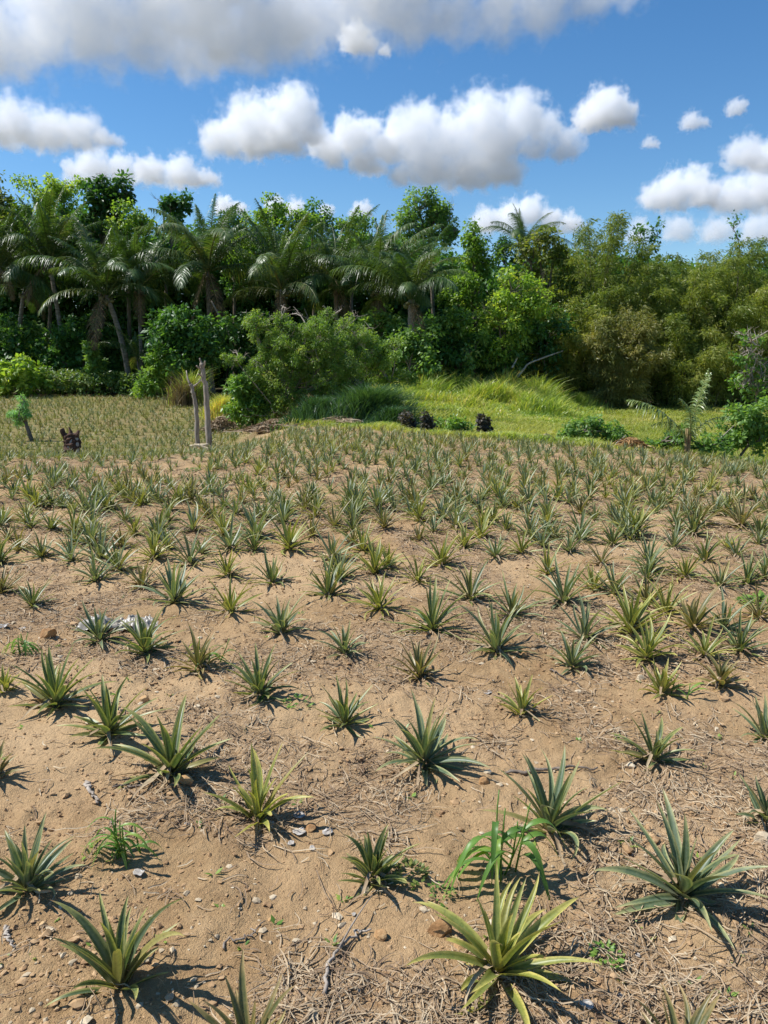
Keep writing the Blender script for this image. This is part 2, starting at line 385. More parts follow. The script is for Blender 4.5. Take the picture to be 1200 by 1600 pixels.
M['scrub'] = foliage_mat('scrub_leaf', [(0.1, (0.083, 0.158, 0.028)), (0.5, (0.155, 0.260, 0.051)), (0.8, (0.248, 0.338, 0.091)), (0.97, (0.372, 0.372, 0.171))], 0.45)
M['bamboo'] = foliage_mat('bamboo_leaf', [(0.1, (0.091, 0.145, 0.025)), (0.45, (0.194, 0.249, 0.052)), (0.75, (0.317, 0.336, 0.081)), (0.97, (0.510, 0.464, 0.207))], 0.45, 0.45, 0.35)
M['rust'] = foliage_mat('browned_bamboo_leaf', [(0.1, (0.097, 0.123, 0.033)), (0.45, (0.207, 0.220, 0.057)), (0.8, (0.345, 0.291, 0.098)), (0.97, (0.469, 0.386, 0.163))], 0.35)
M['palm'] = foliage_mat('palm_leaflet', [(0.1, (0.034, 0.076, 0.018)), (0.5, (0.066, 0.125, 0.030)), (0.8, (0.133, 0.182, 0.053)), (0.97, (0.266, 0.258, 0.118))], 0.3, 0.4, 0.5, 0.35)
M['palmyoung'] = foliage_mat('young_palm_leaflet', [(0.1, (0.094, 0.156, 0.047)), (0.5, (0.172, 0.234, 0.070)), (0.9, (0.296, 0.312, 0.109))], 0.3, 0.35, 0.5)
M['deadpalm'] = foliage_mat('dead_palm_leaflet', [(0.1, (0.084, 0.059, 0.032)), (0.5, (0.175, 0.130, 0.070)), (0.9, (0.252, 0.196, 0.112))], 0.2, 0.7, 0.1)
M['grass'] = foliage_mat('meadow_blade', [(0.1, (0.150, 0.209, 0.036)), (0.35, (0.260, 0.319, 0.059)), (0.65, (0.390, 0.396, 0.099)), (0.95, (0.540, 0.495, 0.198))], 0.4, 0.5, 0.3)
M['tallgrass'] = foliage_mat('tall_blade', [(0.1, (0.145, 0.237, 0.046)), (0.45, (0.290, 0.387, 0.077)), (0.75, (0.467, 0.487, 0.123)), (0.97, (0.725, 0.524, 0.231))], 0.4, 0.4, 0.4)
M['weed'] = foliage_mat('weed_leaf', [(0.1, (0.073, 0.160, 0.032)), (0.5, (0.156, 0.292, 0.054)), (0.9, (0.293, 0.408, 0.086))], 0.4, 0.4, 0.4)
M['fieldweed'] = foliage_mat('field_weed_blade', [(0.1, (0.065, 0.111, 0.026)), (0.45, (0.122, 0.170, 0.045)), (0.8, (0.194, 0.221, 0.075)), (0.97, (0.288, 0.289, 0.135))], 0.35, 0.5, 0.3)
M['bluegrass'] = foliage_mat('dark_bluish_blade', [(0.1, (0.03, 0.075, 0.03)), (0.5, (0.06, 0.13, 0.05)), (0.9, (0.12, 0.2, 0.08))], 0.35, 0.45, 0.35)  # dark bluish green, the blades' own colour
M['purple'] = foliage_mat('dark_purple_leaf', [(0.1, (0.034, 0.046, 0.025)), (0.5, (0.076, 0.063, 0.048)), (0.9, (0.128, 0.105, 0.068))], 0.2)
M['hedge'] = foliage_mat('hedge_leaf', [(0.1, (0.055, 0.127, 0.027)), (0.45, (0.127, 0.218, 0.055)), (0.7, (0.218, 0.273, 0.091)), (0.95, (0.400, 0.364, 0.200))], 0.35)
M['feather'] = foliage_mat('feathery_leaf', [(0.1, (0.137, 0.305, 0.096)), (0.5, (0.246, 0.484, 0.164)), (0.9, (0.410, 0.662, 0.246))], 0.4)
M['bark'] = plain_mat('bark', [(0.3, (0.09, 0.07, 0.05)), (0.55, (0.19, 0.155, 0.115)), (0.75, (0.32, 0.28, 0.22))], 9, 0.9, 0.02, (1, 1, 0.3))
M['palmbark'] = plain_mat('palm_bark', [(0.3, (0.10, 0.085, 0.065)), (0.5, (0.2, 0.175, 0.14)), (0.72, (0.33, 0.3, 0.25))], 4, 0.9, 0.03, (1, 1, 4))
M['deadwood'] = plain_mat('dead_wood', [(0.3, (0.14, 0.11, 0.085)), (0.55, (0.3, 0.25, 0.2)), (0.75, (0.46, 0.4, 0.33))], 14, 0.9, 0.01, (1, 1, 0.25))
M['culm'] = plain_mat('bamboo_culm', [(0.3, (0.08, 0.09, 0.03)), (0.7, (0.22, 0.2, 0.08))], 3, 0.5)
M['rachis'] = plain_mat('frond_stalk', [(0.3, (0.13, 0.13, 0.05)), (0.7, (0.24, 0.21, 0.1))], 3, 0.5)

def gpt(px, Y, dz=0.0):                          # ground point under a photo column at distance Y
    p = at(px, 560, Y); return np.array([p[0], Y, float(gz(p[0], Y)) + dz])
def rdir(r, n): return unit(r.normal(size=(n, 3)))
def leaf_cluster(g, cen, rad, n, L, W, r, up=0.25, droop=0.35, shell=0.5, ex=0.0, tint=None):
    """n leaves around each centre; cen (m,3), rad (m,)"""
    m = len(cen); d = rdir(r, m * n); d[:, 2] += up; d = unit(d)
    rr = r.random(m * n) ** shell
    c = np.repeat(cen, n, 0); R_ = np.repeat(rad, n)
    B = c + d * (R_ * rr)[:, None] * np.array([1, 1, .8])
    D = unit(d * 0.8 + rdir(r, m * n) * 0.7 - np.array([0, 0, droop]))
    S = unit(np.cross(D, np.array([0, 0, 1.0]) + rdir(r, m * n) * 0.6))
    t = np.repeat(r.random(m) if tint is None else tint, n) * 0.45 + r.random(m * n) * 0.55
    leaves(g, B, D, S, L * r.uniform(.65, 1.25, m * n), W * r.uniform(.7, 1.2, m * n), t, ex)
def tree(name, label, cat, Y, base, ells, mat, leaf=(0.24, 0.075), cl=0.55, dens=1.0, nl=60, seed=0, group=None, trunk=0.14, bark='bark', bare=0, up=0.25, droop=0.35, crown_name='crown', depth=1.0, twigs=10):
    if mat == 'bright' and cat == 'tree': leaf, nl = (.19, .07), 95
    r = rng(seed + 1000); b = gpt(base, Y); root = empty(name, b, label, cat, group)
    gt = Geo(); gl = Geo(); m = px_per_m(at(base, 500, Y))
    cents = [at(e[0], e[1], Y) - b for e in ells]; rads = [(e[2] / m, e[3] / m) for e in ells]
    low = min(range(len(ells)), key=lambda i: cents[i][2] - rads[i][1])
    fork = np.array([cents[low][0] * .6, r.uniform(-.2, .2), max(0.25, cents[low][2] - rads[low][1] * .5)])
    path = bez((0, 0, -0.1), (r.uniform(-.2, .2), 0, fork[2] * .5), fork, 7); tube(gt, path, np.linspace(trunk, trunk * .75, 7), 8, .4, rough=.15, seed=seed)
    for c, (rx, ry) in zip(cents, rads):
        rz_ = rx * depth
        n = max(6, int(dens * 4.2 * (rx * ry) / (cl * cl) * .62 + 4))
        d = rdir(r, n); rr = r.random(n) ** 0.38
        P = c + d * rr[:, None] * np.array([rx, rz_, ry])
        P += 0.3 * cl * r.normal(size=P.shape)
        P[:, 2] = np.maximum(P[:, 2], 0.15)
        leaf_cluster(gl, P, cl * r.uniform(.55, 1.2, n), nl, leaf[0], leaf[1], r, up, droop)
        q = c + np.array([0, 0, -ry * .25]); tube(gt, bez(fork, (fork + q) / 2 + np.array([r.uniform(-.3, .3), r.uniform(-.3, .3), .2]), q, 6), np.linspace(trunk * .7, trunk * .35, 6), 6, .5)
        for k in range(min(twigs, n)):
            tube(gt, bez(q, (q + P[k]) / 2 + r.normal(size=3) * .15, P[k], 5), np.linspace(trunk * .3, trunk * .08, 5), 4, .6, cap=False)
        for k in range(bare):
            a = r.random() * 6.28; e_ = c + np.array([math.cos(a) * rx * 1.05, r.uniform(-1, 1) * rz_, r.uniform(.3, 1.15) * ry])
            p_ = bez(q, (q + e_) / 2 + r.normal(size=3) * .3, e_, 6); tube(gt, p_, np.linspace(.028, .008, 6), 4, .8, cap=False)
            for h in range(5):
                s0 = p_[r.integers(2, 6)]; e2 = s0 + np.array([r.normal() * .35 * rx, r.normal() * .3 * rx, r.uniform(.0, .5) * rx]); tube(gt, bez(s0, (s0 + e2) / 2 + r.normal(size=3) * .12, e2, 4), np.linspace(.011, .004, 4), 3, .8, cap=False)
    gt.obj('trunk', M[bark], root); gl.obj(crown_name, M[mat], root, smooth=False)
    return root

# ---------------------------------------------------------------- tall trees behind the palms
T = 'tall trees behind the palms'
tree('broadleaf_tree', 'bright green rounded tree top, leftmost tall crown behind the palms', 'tree', 51, 80, [(70, 300, 34, 28), (100, 300, 28, 26), (50, 345, 40, 50), (95, 370, 40, 60)], 'bright', seed=1, group=T)
tree('broadleaf_tree', 'tallest big-leaved dark tree with knobbly open top at left', 'tree', 50, 165, [(165, 288, 18, 24), (190, 300, 16, 22), (150, 310, 20, 22), (180, 330, 30, 24), (150, 370, 36, 50)], 'dark', (0.34, 0.13), cl=.42, dens=.75, nl=34, seed=2, group=T, bare=3)
tree('broadleaf_tree', 'light green tree just right of the tallest knobbly tree', 'tree', 49, 205, [(200, 345, 30, 24), (222, 350, 18, 20), (205, 395, 36, 40)], 'bright', seed=3, group=T)
tree('broadleaf_tree', 'slim dark tree with bare twigs left of the tallest palm', 'tree', 52, 265, [(258, 318, 14, 14), (268, 340, 20, 28), (285, 318, 14, 12), (262, 390, 26, 40)], 'dark', (0.3, 0.11), cl=.42, dens=.8, nl=36, seed=4, group=T, bare=4)
tree('broadleaf_tree', 'dark tree top showing just right of the tallest palm', 'tree', 53, 365, [(375, 348, 18, 16), (355, 362, 24, 24), (370, 410, 34, 44)], 'dark', seed=5, group=T)
tree('broadleaf_tree', 'broad vivid yellow-green tree with domed top left of centre', 'tree', 50, 435, [(430, 332, 26, 20), (462, 346, 28, 24), (402, 352, 26, 24), (386, 388, 20, 30), (440, 385, 50, 38)], 'bright', dens=1.2, seed=6, group=T)
tree('broadleaf_tree', 'small dark round tree top right of the vivid domed tree', 'tree', 53, 490, [(490, 334, 20, 17), (505, 350, 18, 20), (490, 400, 34, 44)], 'dark', seed=7, group=T)
tree('broadleaf_tree', 'small light green tree top between two central palms', 'tree', 53, 545, [(545, 345, 14, 18), (572, 348, 14, 14), (555, 400, 38, 46)], 'green', seed=8, group=T)
tree('broadleaf_tree', 'tall tree with dense round top and pale bare branches below', 'tree', 50, 680, [(655, 322, 28, 18), (682, 326, 24, 18), (642, 345, 22, 24), (690, 348, 24, 24), (704, 368, 14, 12), (662, 360, 30, 20)], 'green', (.2, .075), nl=85, dens=1.1, seed=9, group=T, bare=5)
tree('broadleaf_tree', 'narrow vivid green tree like a column right of the round-topped tree', 'tree', 45, 745, [(742, 370, 18, 18), (738, 395, 22, 22), (752, 410, 20, 22), (735, 440, 32, 28), (715, 470, 34, 30), (735, 510, 44, 40)], 'bright', dens=1.25, seed=10, group=T)
tree('broadleaf_tree', 'flat-topped dark tree far behind the narrow vivid tree', 'tree', 62, 785, [(780, 385, 28, 12), (800, 410, 40, 30)], 'dark', seed=11, group=T)
tree('broadleaf_tree', 'vine-covered olive tree under the lone distant palm', 'tree', 47, 850, [(842, 372, 26, 18), (865, 395, 30, 26), (830, 405, 24, 26), (855, 450, 36, 44), (850, 520, 30, 40)], 'olive', dens=.9, seed=12, group=T, bare=2)
tree('broadleaf_tree', 'bright light green leafy tree low between column tree and bamboo', 'tree', 42, 800, [(800, 450, 30, 26), (830, 465, 28, 26), (780, 500, 32, 28), (820, 510, 36, 32), (780, 545, 36, 26)], 'bright', dens=1.1, seed=13, group=T, bare=1)
tree('broadleaf_tree', 'leafy mid green tree at the forest edge right of the thick palm trunk', 'tree', 42, 705, [(700, 500, 30, 26), (690, 540, 34, 28), (740, 545, 34, 26), (720, 570, 40, 20)], 'green', dens=1.1, seed=14, group=T)
tree('broadleaf_tree', 'light tree crown cut off by the left edge', 'tree', 50, -10, [(2, 310, 16, 32), (-25, 330, 30, 40), (0, 370, 30, 50)], 'olive', seed=15, group=T)
tree('slender_tree', 'thin sparse sapling standing highest above the bamboo at right', 'tree', 47, 1146, [(1146, 352, 12, 22), (1150, 380, 8, 18)], 'dark', (0.22, 0.07), cl=.3, dens=.22, nl=9, seed=16, group='sparse saplings above the bamboo', trunk=.05, twigs=14)
tree('slender_tree', 'pair-topped sparse sapling above the bamboo left of the thinnest one', 'tree', 48, 1010, [(1000, 362, 10, 10), (1028, 364, 8, 14), (1010, 390, 16, 20)], 'dark', (0.24, 0.08), cl=.32, dens=.45, nl=16, seed=17, group='sparse saplings above the bamboo', trunk=.05)
tree('broadleaf_tree', 'dark tree peeping over the bamboo at the right edge', 'tree', 55, 1195, [(1195, 405, 18, 18), (1215, 420, 30, 30), (1150, 425, 40, 20)], 'green', seed=18, group=T)

# far wood that closes the view behind them
def far_wood():
    r = rng(77); g = Geo(); n = 11000
    px = r.uniform(-260, 1460, n); Y = r.uniform(55, 66, n)
    top = np.interp(px, [-260, 0, 60, 130, 230, 300, 420, 560, 640, 700, 760, 800, 880, 1000, 1200, 1460], [330, 340, 330, 320, 375, 350, 372, 368, 365, 395, 425, 415, 395, 405, 425, 420])
    py = top + (615 - top) * r.random(n) + 8
    P = np.array([at(a, b, c) for a, b, c in zip(px, py, Y)]); P[:, 2] = np.maximum(P[:, 2], -.3)
    leaf_cluster(g, P, r.uniform(.6, 1.1, n), 34, .42, .14, r)
    tag(g.obj('far_forest', M['dark'], smooth=False), 'dark wood closing the view behind the palms and bamboo', 'forest', kind='stuff')
far_wood()

# ---------------------------------------------------------------- coconut palms
def frond_mesh(name, elev, bend, L, mat, seed, nl=74, droop=0.55, ll=0.95, lw=0.026, twist=0.0):
    r = rng(seed); k = 22; s = np.linspace(0, 1, k)
    ang = R(elev) - R(bend) * s ** 1.5
    ds = L / (k - 1); x = np.concatenate([[0], np.cumsum(np.cos(ang[:-1]) * ds)]); z = np.concatenate([[0], np.cumsum(np.sin(ang[:-1]) * ds)])
    y = np.sin(s * 2.2) * 0.12 * r.normal() * s
    path = np.stack([x, y, z], -1); g = Geo(); tube(g, path, np.linspace(.05, .008, k) * (L / 4.6), 5, .9, ex=1.0)
    t = np.repeat(np.linspace(.14, 1.0, nl), 2); sd_ = np.tile([1.0, -1.0], nl); n = len(t)
    B = np.stack([np.interp(t, s, path[:, i]) for i in range(3)], -1)
    Tn = np.stack([np.interp(t, s, unit(np.gradient(path, axis=0))[:, i]) for i in range(3)], -1)
    Up = np.cross(Tn, np.array([0, 1, 0])); Up = np.where(Up[:, 2:3] < 0, -Up, Up)
    side = np.array([0, 1, 0]) * sd_[:, None]
    dr = unit(Tn * (.45 + .7 * t[:, None] ** 2) + side * .85 + Up * .22 + r.normal(size=(n, 3)) * .10)
    Ln = ll * (L / 4.6) * (np.sin(np.pi * np.clip(t * .82 + .16, 0, 1)) ** .7) * r.uniform(.8, 1.1, n)
    q = np.linspace(0, 1, 5)
    P = B[:, None] + dr[:, None] * (Ln[:, None] * q)[..., None]
    P[..., 2] -= (droop * r.uniform(.6, 1.4, n))[:, None] * Ln[:, None] * q ** 2
    P[..., 0] += twist * Ln[:, None] * q ** 2
    S = unit(np.cross(dr, Up + r.normal(size=(n, 3)) * .25))
    W = lw * (L / 4.6) * np.array([.55, 1, .9, .6, .05])
    ribbon(g, P, S, W[None], r.random(n) * .6 + .4 * r.random(), cols=2)
    return g.mesh(name, [M[mat]])
FR = {}
for j_, (e_, b_) in enumerate([(86, 40), (74, 62), (62, 80), (46, 88), (30, 86), (12, 80), (-8, 66), (72, 40), (54, 62)]):
    for v_ in range(2): FR[(j_, v_)] = frond_mesh('frond', e_ + v_ * 3, b_ - v_ * 8 + 2, 4.45, 'palm', 40 + j_ * 3 + v_, nl=84, droop=.6 + .4 * v_, ll=.88, lw=.02)
FRD = [frond_mesh('dead_frond', -38, 45, 3.6, 'deadpalm', 90, 46, .8, .8), frond_mesh('dead_frond', -62, 25, 3.2, 'deadpalm', 91, 40, .7, .6)]
def palm(label, Y, base, heart, scale=1.0, n=24, dead=1, seed=0, tr=0.15, lean=0.0, group='coconut palms along the forest edge', bow=0.0, name='coconut_palm', hang=1.0):
    r = rng(seed + 300); b = gpt(base, Y); root = empty(name, b, label, 'palm tree', group)
    h = at(heart[0], heart[1], Y) - b; g = Geo()
    path = bez((0, 0, -.15), (h[0] * .35 + bow, bow * .3, h[2] * .55), h, 26)
    rad = np.interp(np.linspace(0, 1, 26), [0, .06, .15, 1], [tr * 1.75, tr * 1.3, tr, tr * .8]) * (1 + .05 * np.sin(np.arange(26) * 2.6))
    tube(g, path, rad, 10, .5, rough=.06, seed=seed); g.obj('trunk', M['palmbark'], root)
    def put(nm, me, az, sc, tilt):
        o = bpy.data.objects.new(nm, me); C.objects.link(o); o.parent = root
        o.location = h + np.array([math.cos(az) * .08, math.sin(az) * .08, r.uniform(-.15, .2)]); o.rotation_euler = (R(tilt), 0, az); o.scale = (sc,) * 3
    for i in range(n):
        f = (i + .5) / n; az = i * 2.39996 + r.uniform(-.3, .3) + seed
        j = int(np.clip(np.interp(f, [0, .15, .35, .55, .75, .9, 1], [0, 1, 2, 3, 4, 5, 5 + hang]) + r.uniform(-.4, .6), 0, 6))
        if r.random() < .22: j = [7, 8][int(r.random() * 2)]
        put('frond', FR[(j, int(r.random() * 2))], az, scale * r.uniform(.82, 1.1) * (.8 if f < .1 else 1), r.uniform(-12, 12))
    for i in range(dead): put('dead_frond', FRD[i % 2], r.random() * 6.28 if i else -1.2 + r.uniform(-1, 1), scale * r.uniform(.7, 1), 0)
    if n > 16:
        gc = Geo(); lumps(gc, h + np.stack([np.cos(np.arange(6)) * .28, np.sin(np.arange(6)) * .28, -.3 + .1 * np.sin(np.arange(6) * 2)], -1), np.full(6, .13), seed, 2, 1.2, .05)
        gc.obj('coconut_bunch', M['rachis'], root)
    return root
palm('coconut palm cut off by the left edge with drooping crown', 47, -8, (-2, 420), 1.0, seed=1)
palm('coconut palm second from the left with tall upright crown and pale trunk', 48, 104, (78, 415), 1.05, seed=2, dead=1)
palm('short coconut palm among darker palms near the left edge', 50, 20, (38, 455), .85, seed=3, dead=1)
palm('coconut palm with bowed leaning trunk and long low fronds spreading left', 44.5, 201, (166, 462), 1.08, seed=4, dead=1, tr=.17, bow=.25)
palm('straight dark-trunked coconut palm right beside the bowed one', 45.5, 219, (218, 452), .9, seed=5, dead=1, tr=.12)
palm('tallest coconut palm with crown rising above all other palms', 46, 328, (325, 425), 1.22, seed=6, dead=2, n=26)
palm('coconut palm with yellowing low fronds under the vivid domed tree', 44, 442, (440, 452), 1.05, seed=7, dead=2)
palm('coconut palm second to the right of the tallest palm', 46, 528, (524, 438), 1.05, seed=8, dead=1)
palm('coconut palm with hanging dead fronds above the right half of the scraggly bush', 44, 592, (590, 452), 1.1, seed=9, dead=2)
palm('thick-trunked coconut palm just left of the bare pale branches', 41, 641, (643, 468), .98, seed=10, dead=1, tr=.21)
palm('lone distant coconut palm rising over the olive tree', 58, 822, (818, 388), .85, seed=11, dead=1, n=15)
palm('young stemless palm with arching pale fronds in the understory', 43.5, 218, (214, 560), .55, n=9, dead=0, seed=14, tr=.05, group='small young palms')

# ---------------------------------------------------------------- bamboo
def bamboo(label, Y, base, top, spread, n, mat='bamboo', seed=0, leafy=.16, dens=1.0, wid=0.7):
    r = rng(seed + 500); b = gpt(base, Y); root = empty('bamboo_clump', b, label, 'bamboo', 'bamboo clumps at the forest edge'); m = px_per_m(at(base, 500, Y))
    H = (at(base, top, Y) - b)[2]; gs = Geo(); gl = Geo()
    for i in range(n):
        a = r.random() * 6.283; rr = math.sqrt(r.random())
        p0 = np.array([math.cos(a) * rr * wid, math.sin(a) * rr * wid, -.1]); hh = H * r.uniform(.5, 1.0) * (1 if rr < .8 else .85)
        out = np.array([math.cos(a), math.sin(a), 0]) * spread / m * r.uniform(.4, 1.1) * (.25 + .75 * rr)
        p1 = p0 + out * .25 + np.array([0, 0, hh * .78]); p2 = p0 + out + np.array([0, 0, hh * r.uniform(.86, 1.02)])
        path = bez(p0, p1, p2, 14); path[:, 2] -= np.linspace(0, 1, 14) ** 4 * hh * .12 * r.random()
        tube(gs, path, np.linspace(.045, .006, 14), 5, r.random(), cap=False)
        nt = int(42 * dens); t = leafy + (1 - leafy) * r.random(nt) ** .8
        B = np.stack([np.interp(t, np.linspace(0, 1, 14), path[:, k]) for k in range(3)], -1)
        d = rdir(r, nt); d[:, 2] = np.abs(d[:, 2]) * .4 - .1; L = r.uniform(.4, 1.15, nt) * (1.15 - .6 * t)
        E = B + unit(d) * L[:, None]; E[:, 2] -= .25 * L
        nn = 24; f = r.random((nt, nn, 1)) ** .7; P = B[:, None] * (1 - f) + E[:, None] * f + r.normal(size=(nt, nn, 3)) * .10
        P = P.reshape(-1, 3); q = len(P); P[:, 2] = np.maximum(P[:, 2], .05)
        D = unit(np.repeat(unit(d), nn, 0) * .7 + rdir(r, q) * .55 + np.array([.2, 0, -.45])); S = unit(np.cross(D, rdir(r, q)))
        leaves(gl, P, D, S, r.uniform(.15, .28, q), r.uniform(.018, .03, q), .35 * r.random() + .65 * r.random(q) * (.75 + .25 * np.repeat(t, nn)))
    gs.obj('culm', M['culm'], root); gl.obj('foliage', M[mat], root, smooth=False)
bamboo('tall olive bamboo clump with wispy tan tips, highest of the bamboo', 47, 925, 314, 88, 66, seed=1, wid=1.3)
bamboo('lower bamboo clump with rusty brown leaves at the meadow edge', 42.5, 972, 462, 66, 44, 'rust', seed=2, leafy=.06)
bamboo('wide olive bamboo clump behind the young coconut sapling', 47, 1050, 356, 95, 62, seed=3, wid=1.5, leafy=.08)
bamboo('bamboo clump with pale feathery tips just left of the thin sapling', 49, 1105, 334, 90, 50, seed=4, wid=1.4)
bamboo('dense olive bamboo clump leaving the right edge', 45.5, 1170, 370, 95, 60, seed=5, wid=1.5, leafy=.06)
bamboo('dark green bamboo clump filling the gap left of the rusty one', 45, 885, 400, 70, 42, seed=6, wid=1.2, leafy=.1)
bamboo('shaded bamboo thicket low between the rusty and rightmost clumps', 44.5, 1075, 470, 80, 50, seed=7, wid=1.6, leafy=.05)
bamboo('bamboo clump beyond the right edge behind the grey dead shrub', 46, 1290, 365, 100, 40, seed=8, wid=1.4, leafy=.06)

# ---------------------------------------------------------------- understory and shrubs
tree('broadleaf_tree', 'leafy green shrubby tree hiding the foot of the thick palm trunk', 'tree', 39, 640, [(625, 545, 26, 24), (655, 535, 24, 26), (640, 565, 34, 22), (668, 568, 24, 18)], 'green', dens=.95, seed=19, group=T, trunk=.07)
U = 'dark shrubs in the shade under the palms'; ul = 'dark leafy shrub in the deep shade under the palms'
ru = rng(5)
for i_, px_ in enumerate([620, 690, 735, 770, 815, 860, 680, 590, 335, 265, 545, 640, 90, 5, -30, 20, 60, 125, 160, 250, 285, 310, 350, 385, 415, 560, 600, 660, 700, 760, 800, 840, 880]):
    w_ = ru.uniform(26, 40); t_ = ru.uniform(505, 540)
    tree('understory_shrub', ul, 'shrub', (ru.uniform(41, 43) if i_ < 11 else ru.uniform(45.5, 49)), px_, [(px_, t_, w_, 26), (px_ + ru.uniform(-20, 20), t_ + 30, w_ * 1.1, 30)], ['dark', 'green', 'dark'][i_ % 3], (.28, .09), cl=.45, dens=.9, nl=40, seed=30 + i_, group=U, trunk=.05, twigs=5)
def bush(name, label, Y, base, ells, mat, **k):
    k.setdefault('leaf', (.13, .04)); k.setdefault('cl', .3); k.setdefault('trunk', .035); k.setdefault('crown_name', 'foliage')
    return tree(name, label, 'shrub', Y, base, ells, mat, **k)
bush('leafy_shrub', 'glossy dark green shrub left of the scraggly bush under the tallest palm', 40, 290, [(285, 500, 34, 22), (305, 530, 30, 26), (262, 530, 24, 26), (285, 555, 36, 22), (310, 560, 24, 20)], 'dark', leaf=(.26, .09), cl=.36, nl=36, seed=60)
bush('leafy_shrub', 'bright-topped leafy shrub at the left edge before the hedge', 41, 35, [(35, 575, 30, 14), (10, 590, 30, 20), (50, 595, 26, 18)], 'bright', leaf=(.28, .1), cl=.35, nl=34, seed=61)
bush('leafy_shrub', 'small round shrub in front of the dark palm trunks at left', 43, 145, [(143, 550, 14, 20), (150, 568, 12, 14)], 'green', leaf=(.2, .08), seed=62)
bush('tall_bush', 'bushy light green plant with narrow leaves left of the forked dead posts', 40, 240, [(240, 590, 22, 22), (250, 565, 16, 18), (225, 605, 18, 14)], 'weed', leaf=(.26, .05), nl=46, seed=63)
bush('scraggly_bush', 'large scraggly olive bush with pale bare twigs in the centre', 26, 470, [(470, 545, 62, 32), (430, 535, 40, 24), (520, 545, 40, 26), (415, 575, 32, 28), (505, 585, 46, 32), (455, 590, 46, 36), (400, 510, 22, 14), (480, 512, 40, 18), (555, 565, 28, 24), (445, 622, 40, 22), (500, 625, 40, 22), (540, 615, 30, 26), (398, 498, 12, 12), (442, 500, 10, 16), (512, 495, 12, 14), (560, 535, 14, 18), (368, 560, 18, 14), (470, 640, 46, 16), (420, 648, 26, 12), (530, 640, 36, 16), (560, 610, 24, 20), (425, 600, 18, 26)], 'scrub', leaf=(.085, .02), cl=.19, dens=1.0, nl=95, seed=64, trunk=.04, bare=2, bark='deadwood')
bush('leafy_bush', 'fresh green bush hugging the left side of the scraggly bush', 26.5, 395, [(395, 605, 28, 26), (385, 630, 24, 18), (420, 625, 28, 22), (375, 605, 18, 20), (400, 640, 26, 14), (392, 654, 34, 10), (365, 640, 16, 14)], 'weed', leaf=(.16, .04), cl=.22, dens=1.4, nl=50, seed=65)
bush('leafy_bush', 'rounded pale green shrubs mass behind the scraggly bush at right', 31, 580, [(575, 545, 30, 20), (600, 560, 28, 20), (560, 525, 28, 16), (540, 508, 24, 12), (585, 580, 36, 22), (615, 545, 12, 16), (630, 590, 26, 16)], 'scrub', leaf=(.11, .03), cl=.22, dens=.9, nl=70, seed=66, bare=1, bark='deadwood')
bush('shrub', 'dark purple-leaved shrub on the field edge, left one of the close pair', 20.5, 636, [(636, 655, 8, 10), (640, 668, 10, 10)], 'purple', leaf=(.11, .04), cl=.12, nl=26, dens=1.3, seed=67, group='dark purple shrubs on the field edge')
bush('shrub', 'dark purple-leaved shrub on the field edge, right one of the close pair', 20.3, 668, [(668, 660, 10, 12), (666, 672, 9, 8)], 'purple', leaf=(.11, .04), cl=.12, nl=26, dens=1.4, seed=68, group='dark purple shrubs on the field edge')
bush('shrub', 'lone upright dark shrub on the field edge right of the purple pair', 18.2, 756, [(755, 662, 8, 10), (757, 676, 8, 10), (752, 655, 7, 6)], 'purple', leaf=(.1, .04), cl=.11, nl=24, dens=1.3, seed=69, group='dark purple shrubs on the field edge')
bush('shrub', 'low dense green shrub on the field edge near the centre right', 18, 915, [(905, 672, 26, 16), (935, 668, 24, 14), (960, 676, 22, 14), (890, 685, 18, 12)], 'green', leaf=(.1, .035), cl=.16, nl=44, dens=1.1, seed=70)
bush('shrub', 'low creeping green shrub around the foot of the coconut sapling', 16.6, 1060, [(1060, 685, 26, 16), (1040, 695, 22, 14), (1105, 695, 26, 14), (1025, 700, 16, 10)], 'green', leaf=(.1, .036), cl=.14, nl=40, seed=71)
bush('shrub', 'bushy green shrub filling the right edge behind the coconut sapling', 17.5, 1165, [(1165, 645, 26, 22), (1190, 655, 26, 24), (1150, 675, 26, 18), (1185, 685, 30, 20), (1130, 690, 24, 12)], 'green', leaf=(.11, .04), cl=.17, nl=44, seed=72)
bush('dead_shrub', 'shrub with grey dead twigs and a few leaves at the right edge', 24, 1180, [(1165, 560, 18, 16), (1190, 580, 22, 20), (1160, 600, 18, 16), (1185, 610, 24, 16), (1175, 530, 22, 12)], 'weed', leaf=(.14, .05), cl=.2, nl=22, dens=.5, seed=73, bare=6, bark='deadwood')
bush('shrub', 'low bright green mound of grass-like shrub right of the purple pair', 22, 700, [(700, 662, 22, 10), (720, 668, 18, 8)], 'weed', leaf=(.12, .03), cl=.15, nl=44, seed=74)

# hedge on the far left
def hedge():
    r = rng(81); b = gpt(90, 42); root = empty('hedge', b, 'long low mixed hedge closing the far field at left', 'hedge'); gl = Geo(); gs = Geo()
    n = 620; px = r.uniform(-160, 262, n); Y = 42 + r.uniform(-.4, 3.2, n); x = (px - 600) / FPX * 1.02 * Y
    h = np.interp(px, [-160, 0, 60, 200, 262], [1.7, 1.6, 1.3, 1.1, 1.0]); z = gz(x, Y) + h * r.random(n) ** .6
    P = np.stack([x, Y, z], -1) - b
    leaf_cluster(gl, P, r.uniform(.22, .4, n), 34, .2, .06, r)
    for i in range(0, n, 9): tube(gs, bez(P[i] * [1, 1, 0] + [0, 0, gz(x[i], Y[i]) - b[2]], P[i] * [1, 1, .5], P[i], 4), np.linspace(.03, .01, 4), 4, .4, cap=False)
    gl.obj('foliage', M['hedge'], root, smooth=False); gs.obj('stem', M['bark'], root)
    # spiky grey-green plants growing on the bank behind it
hedge()
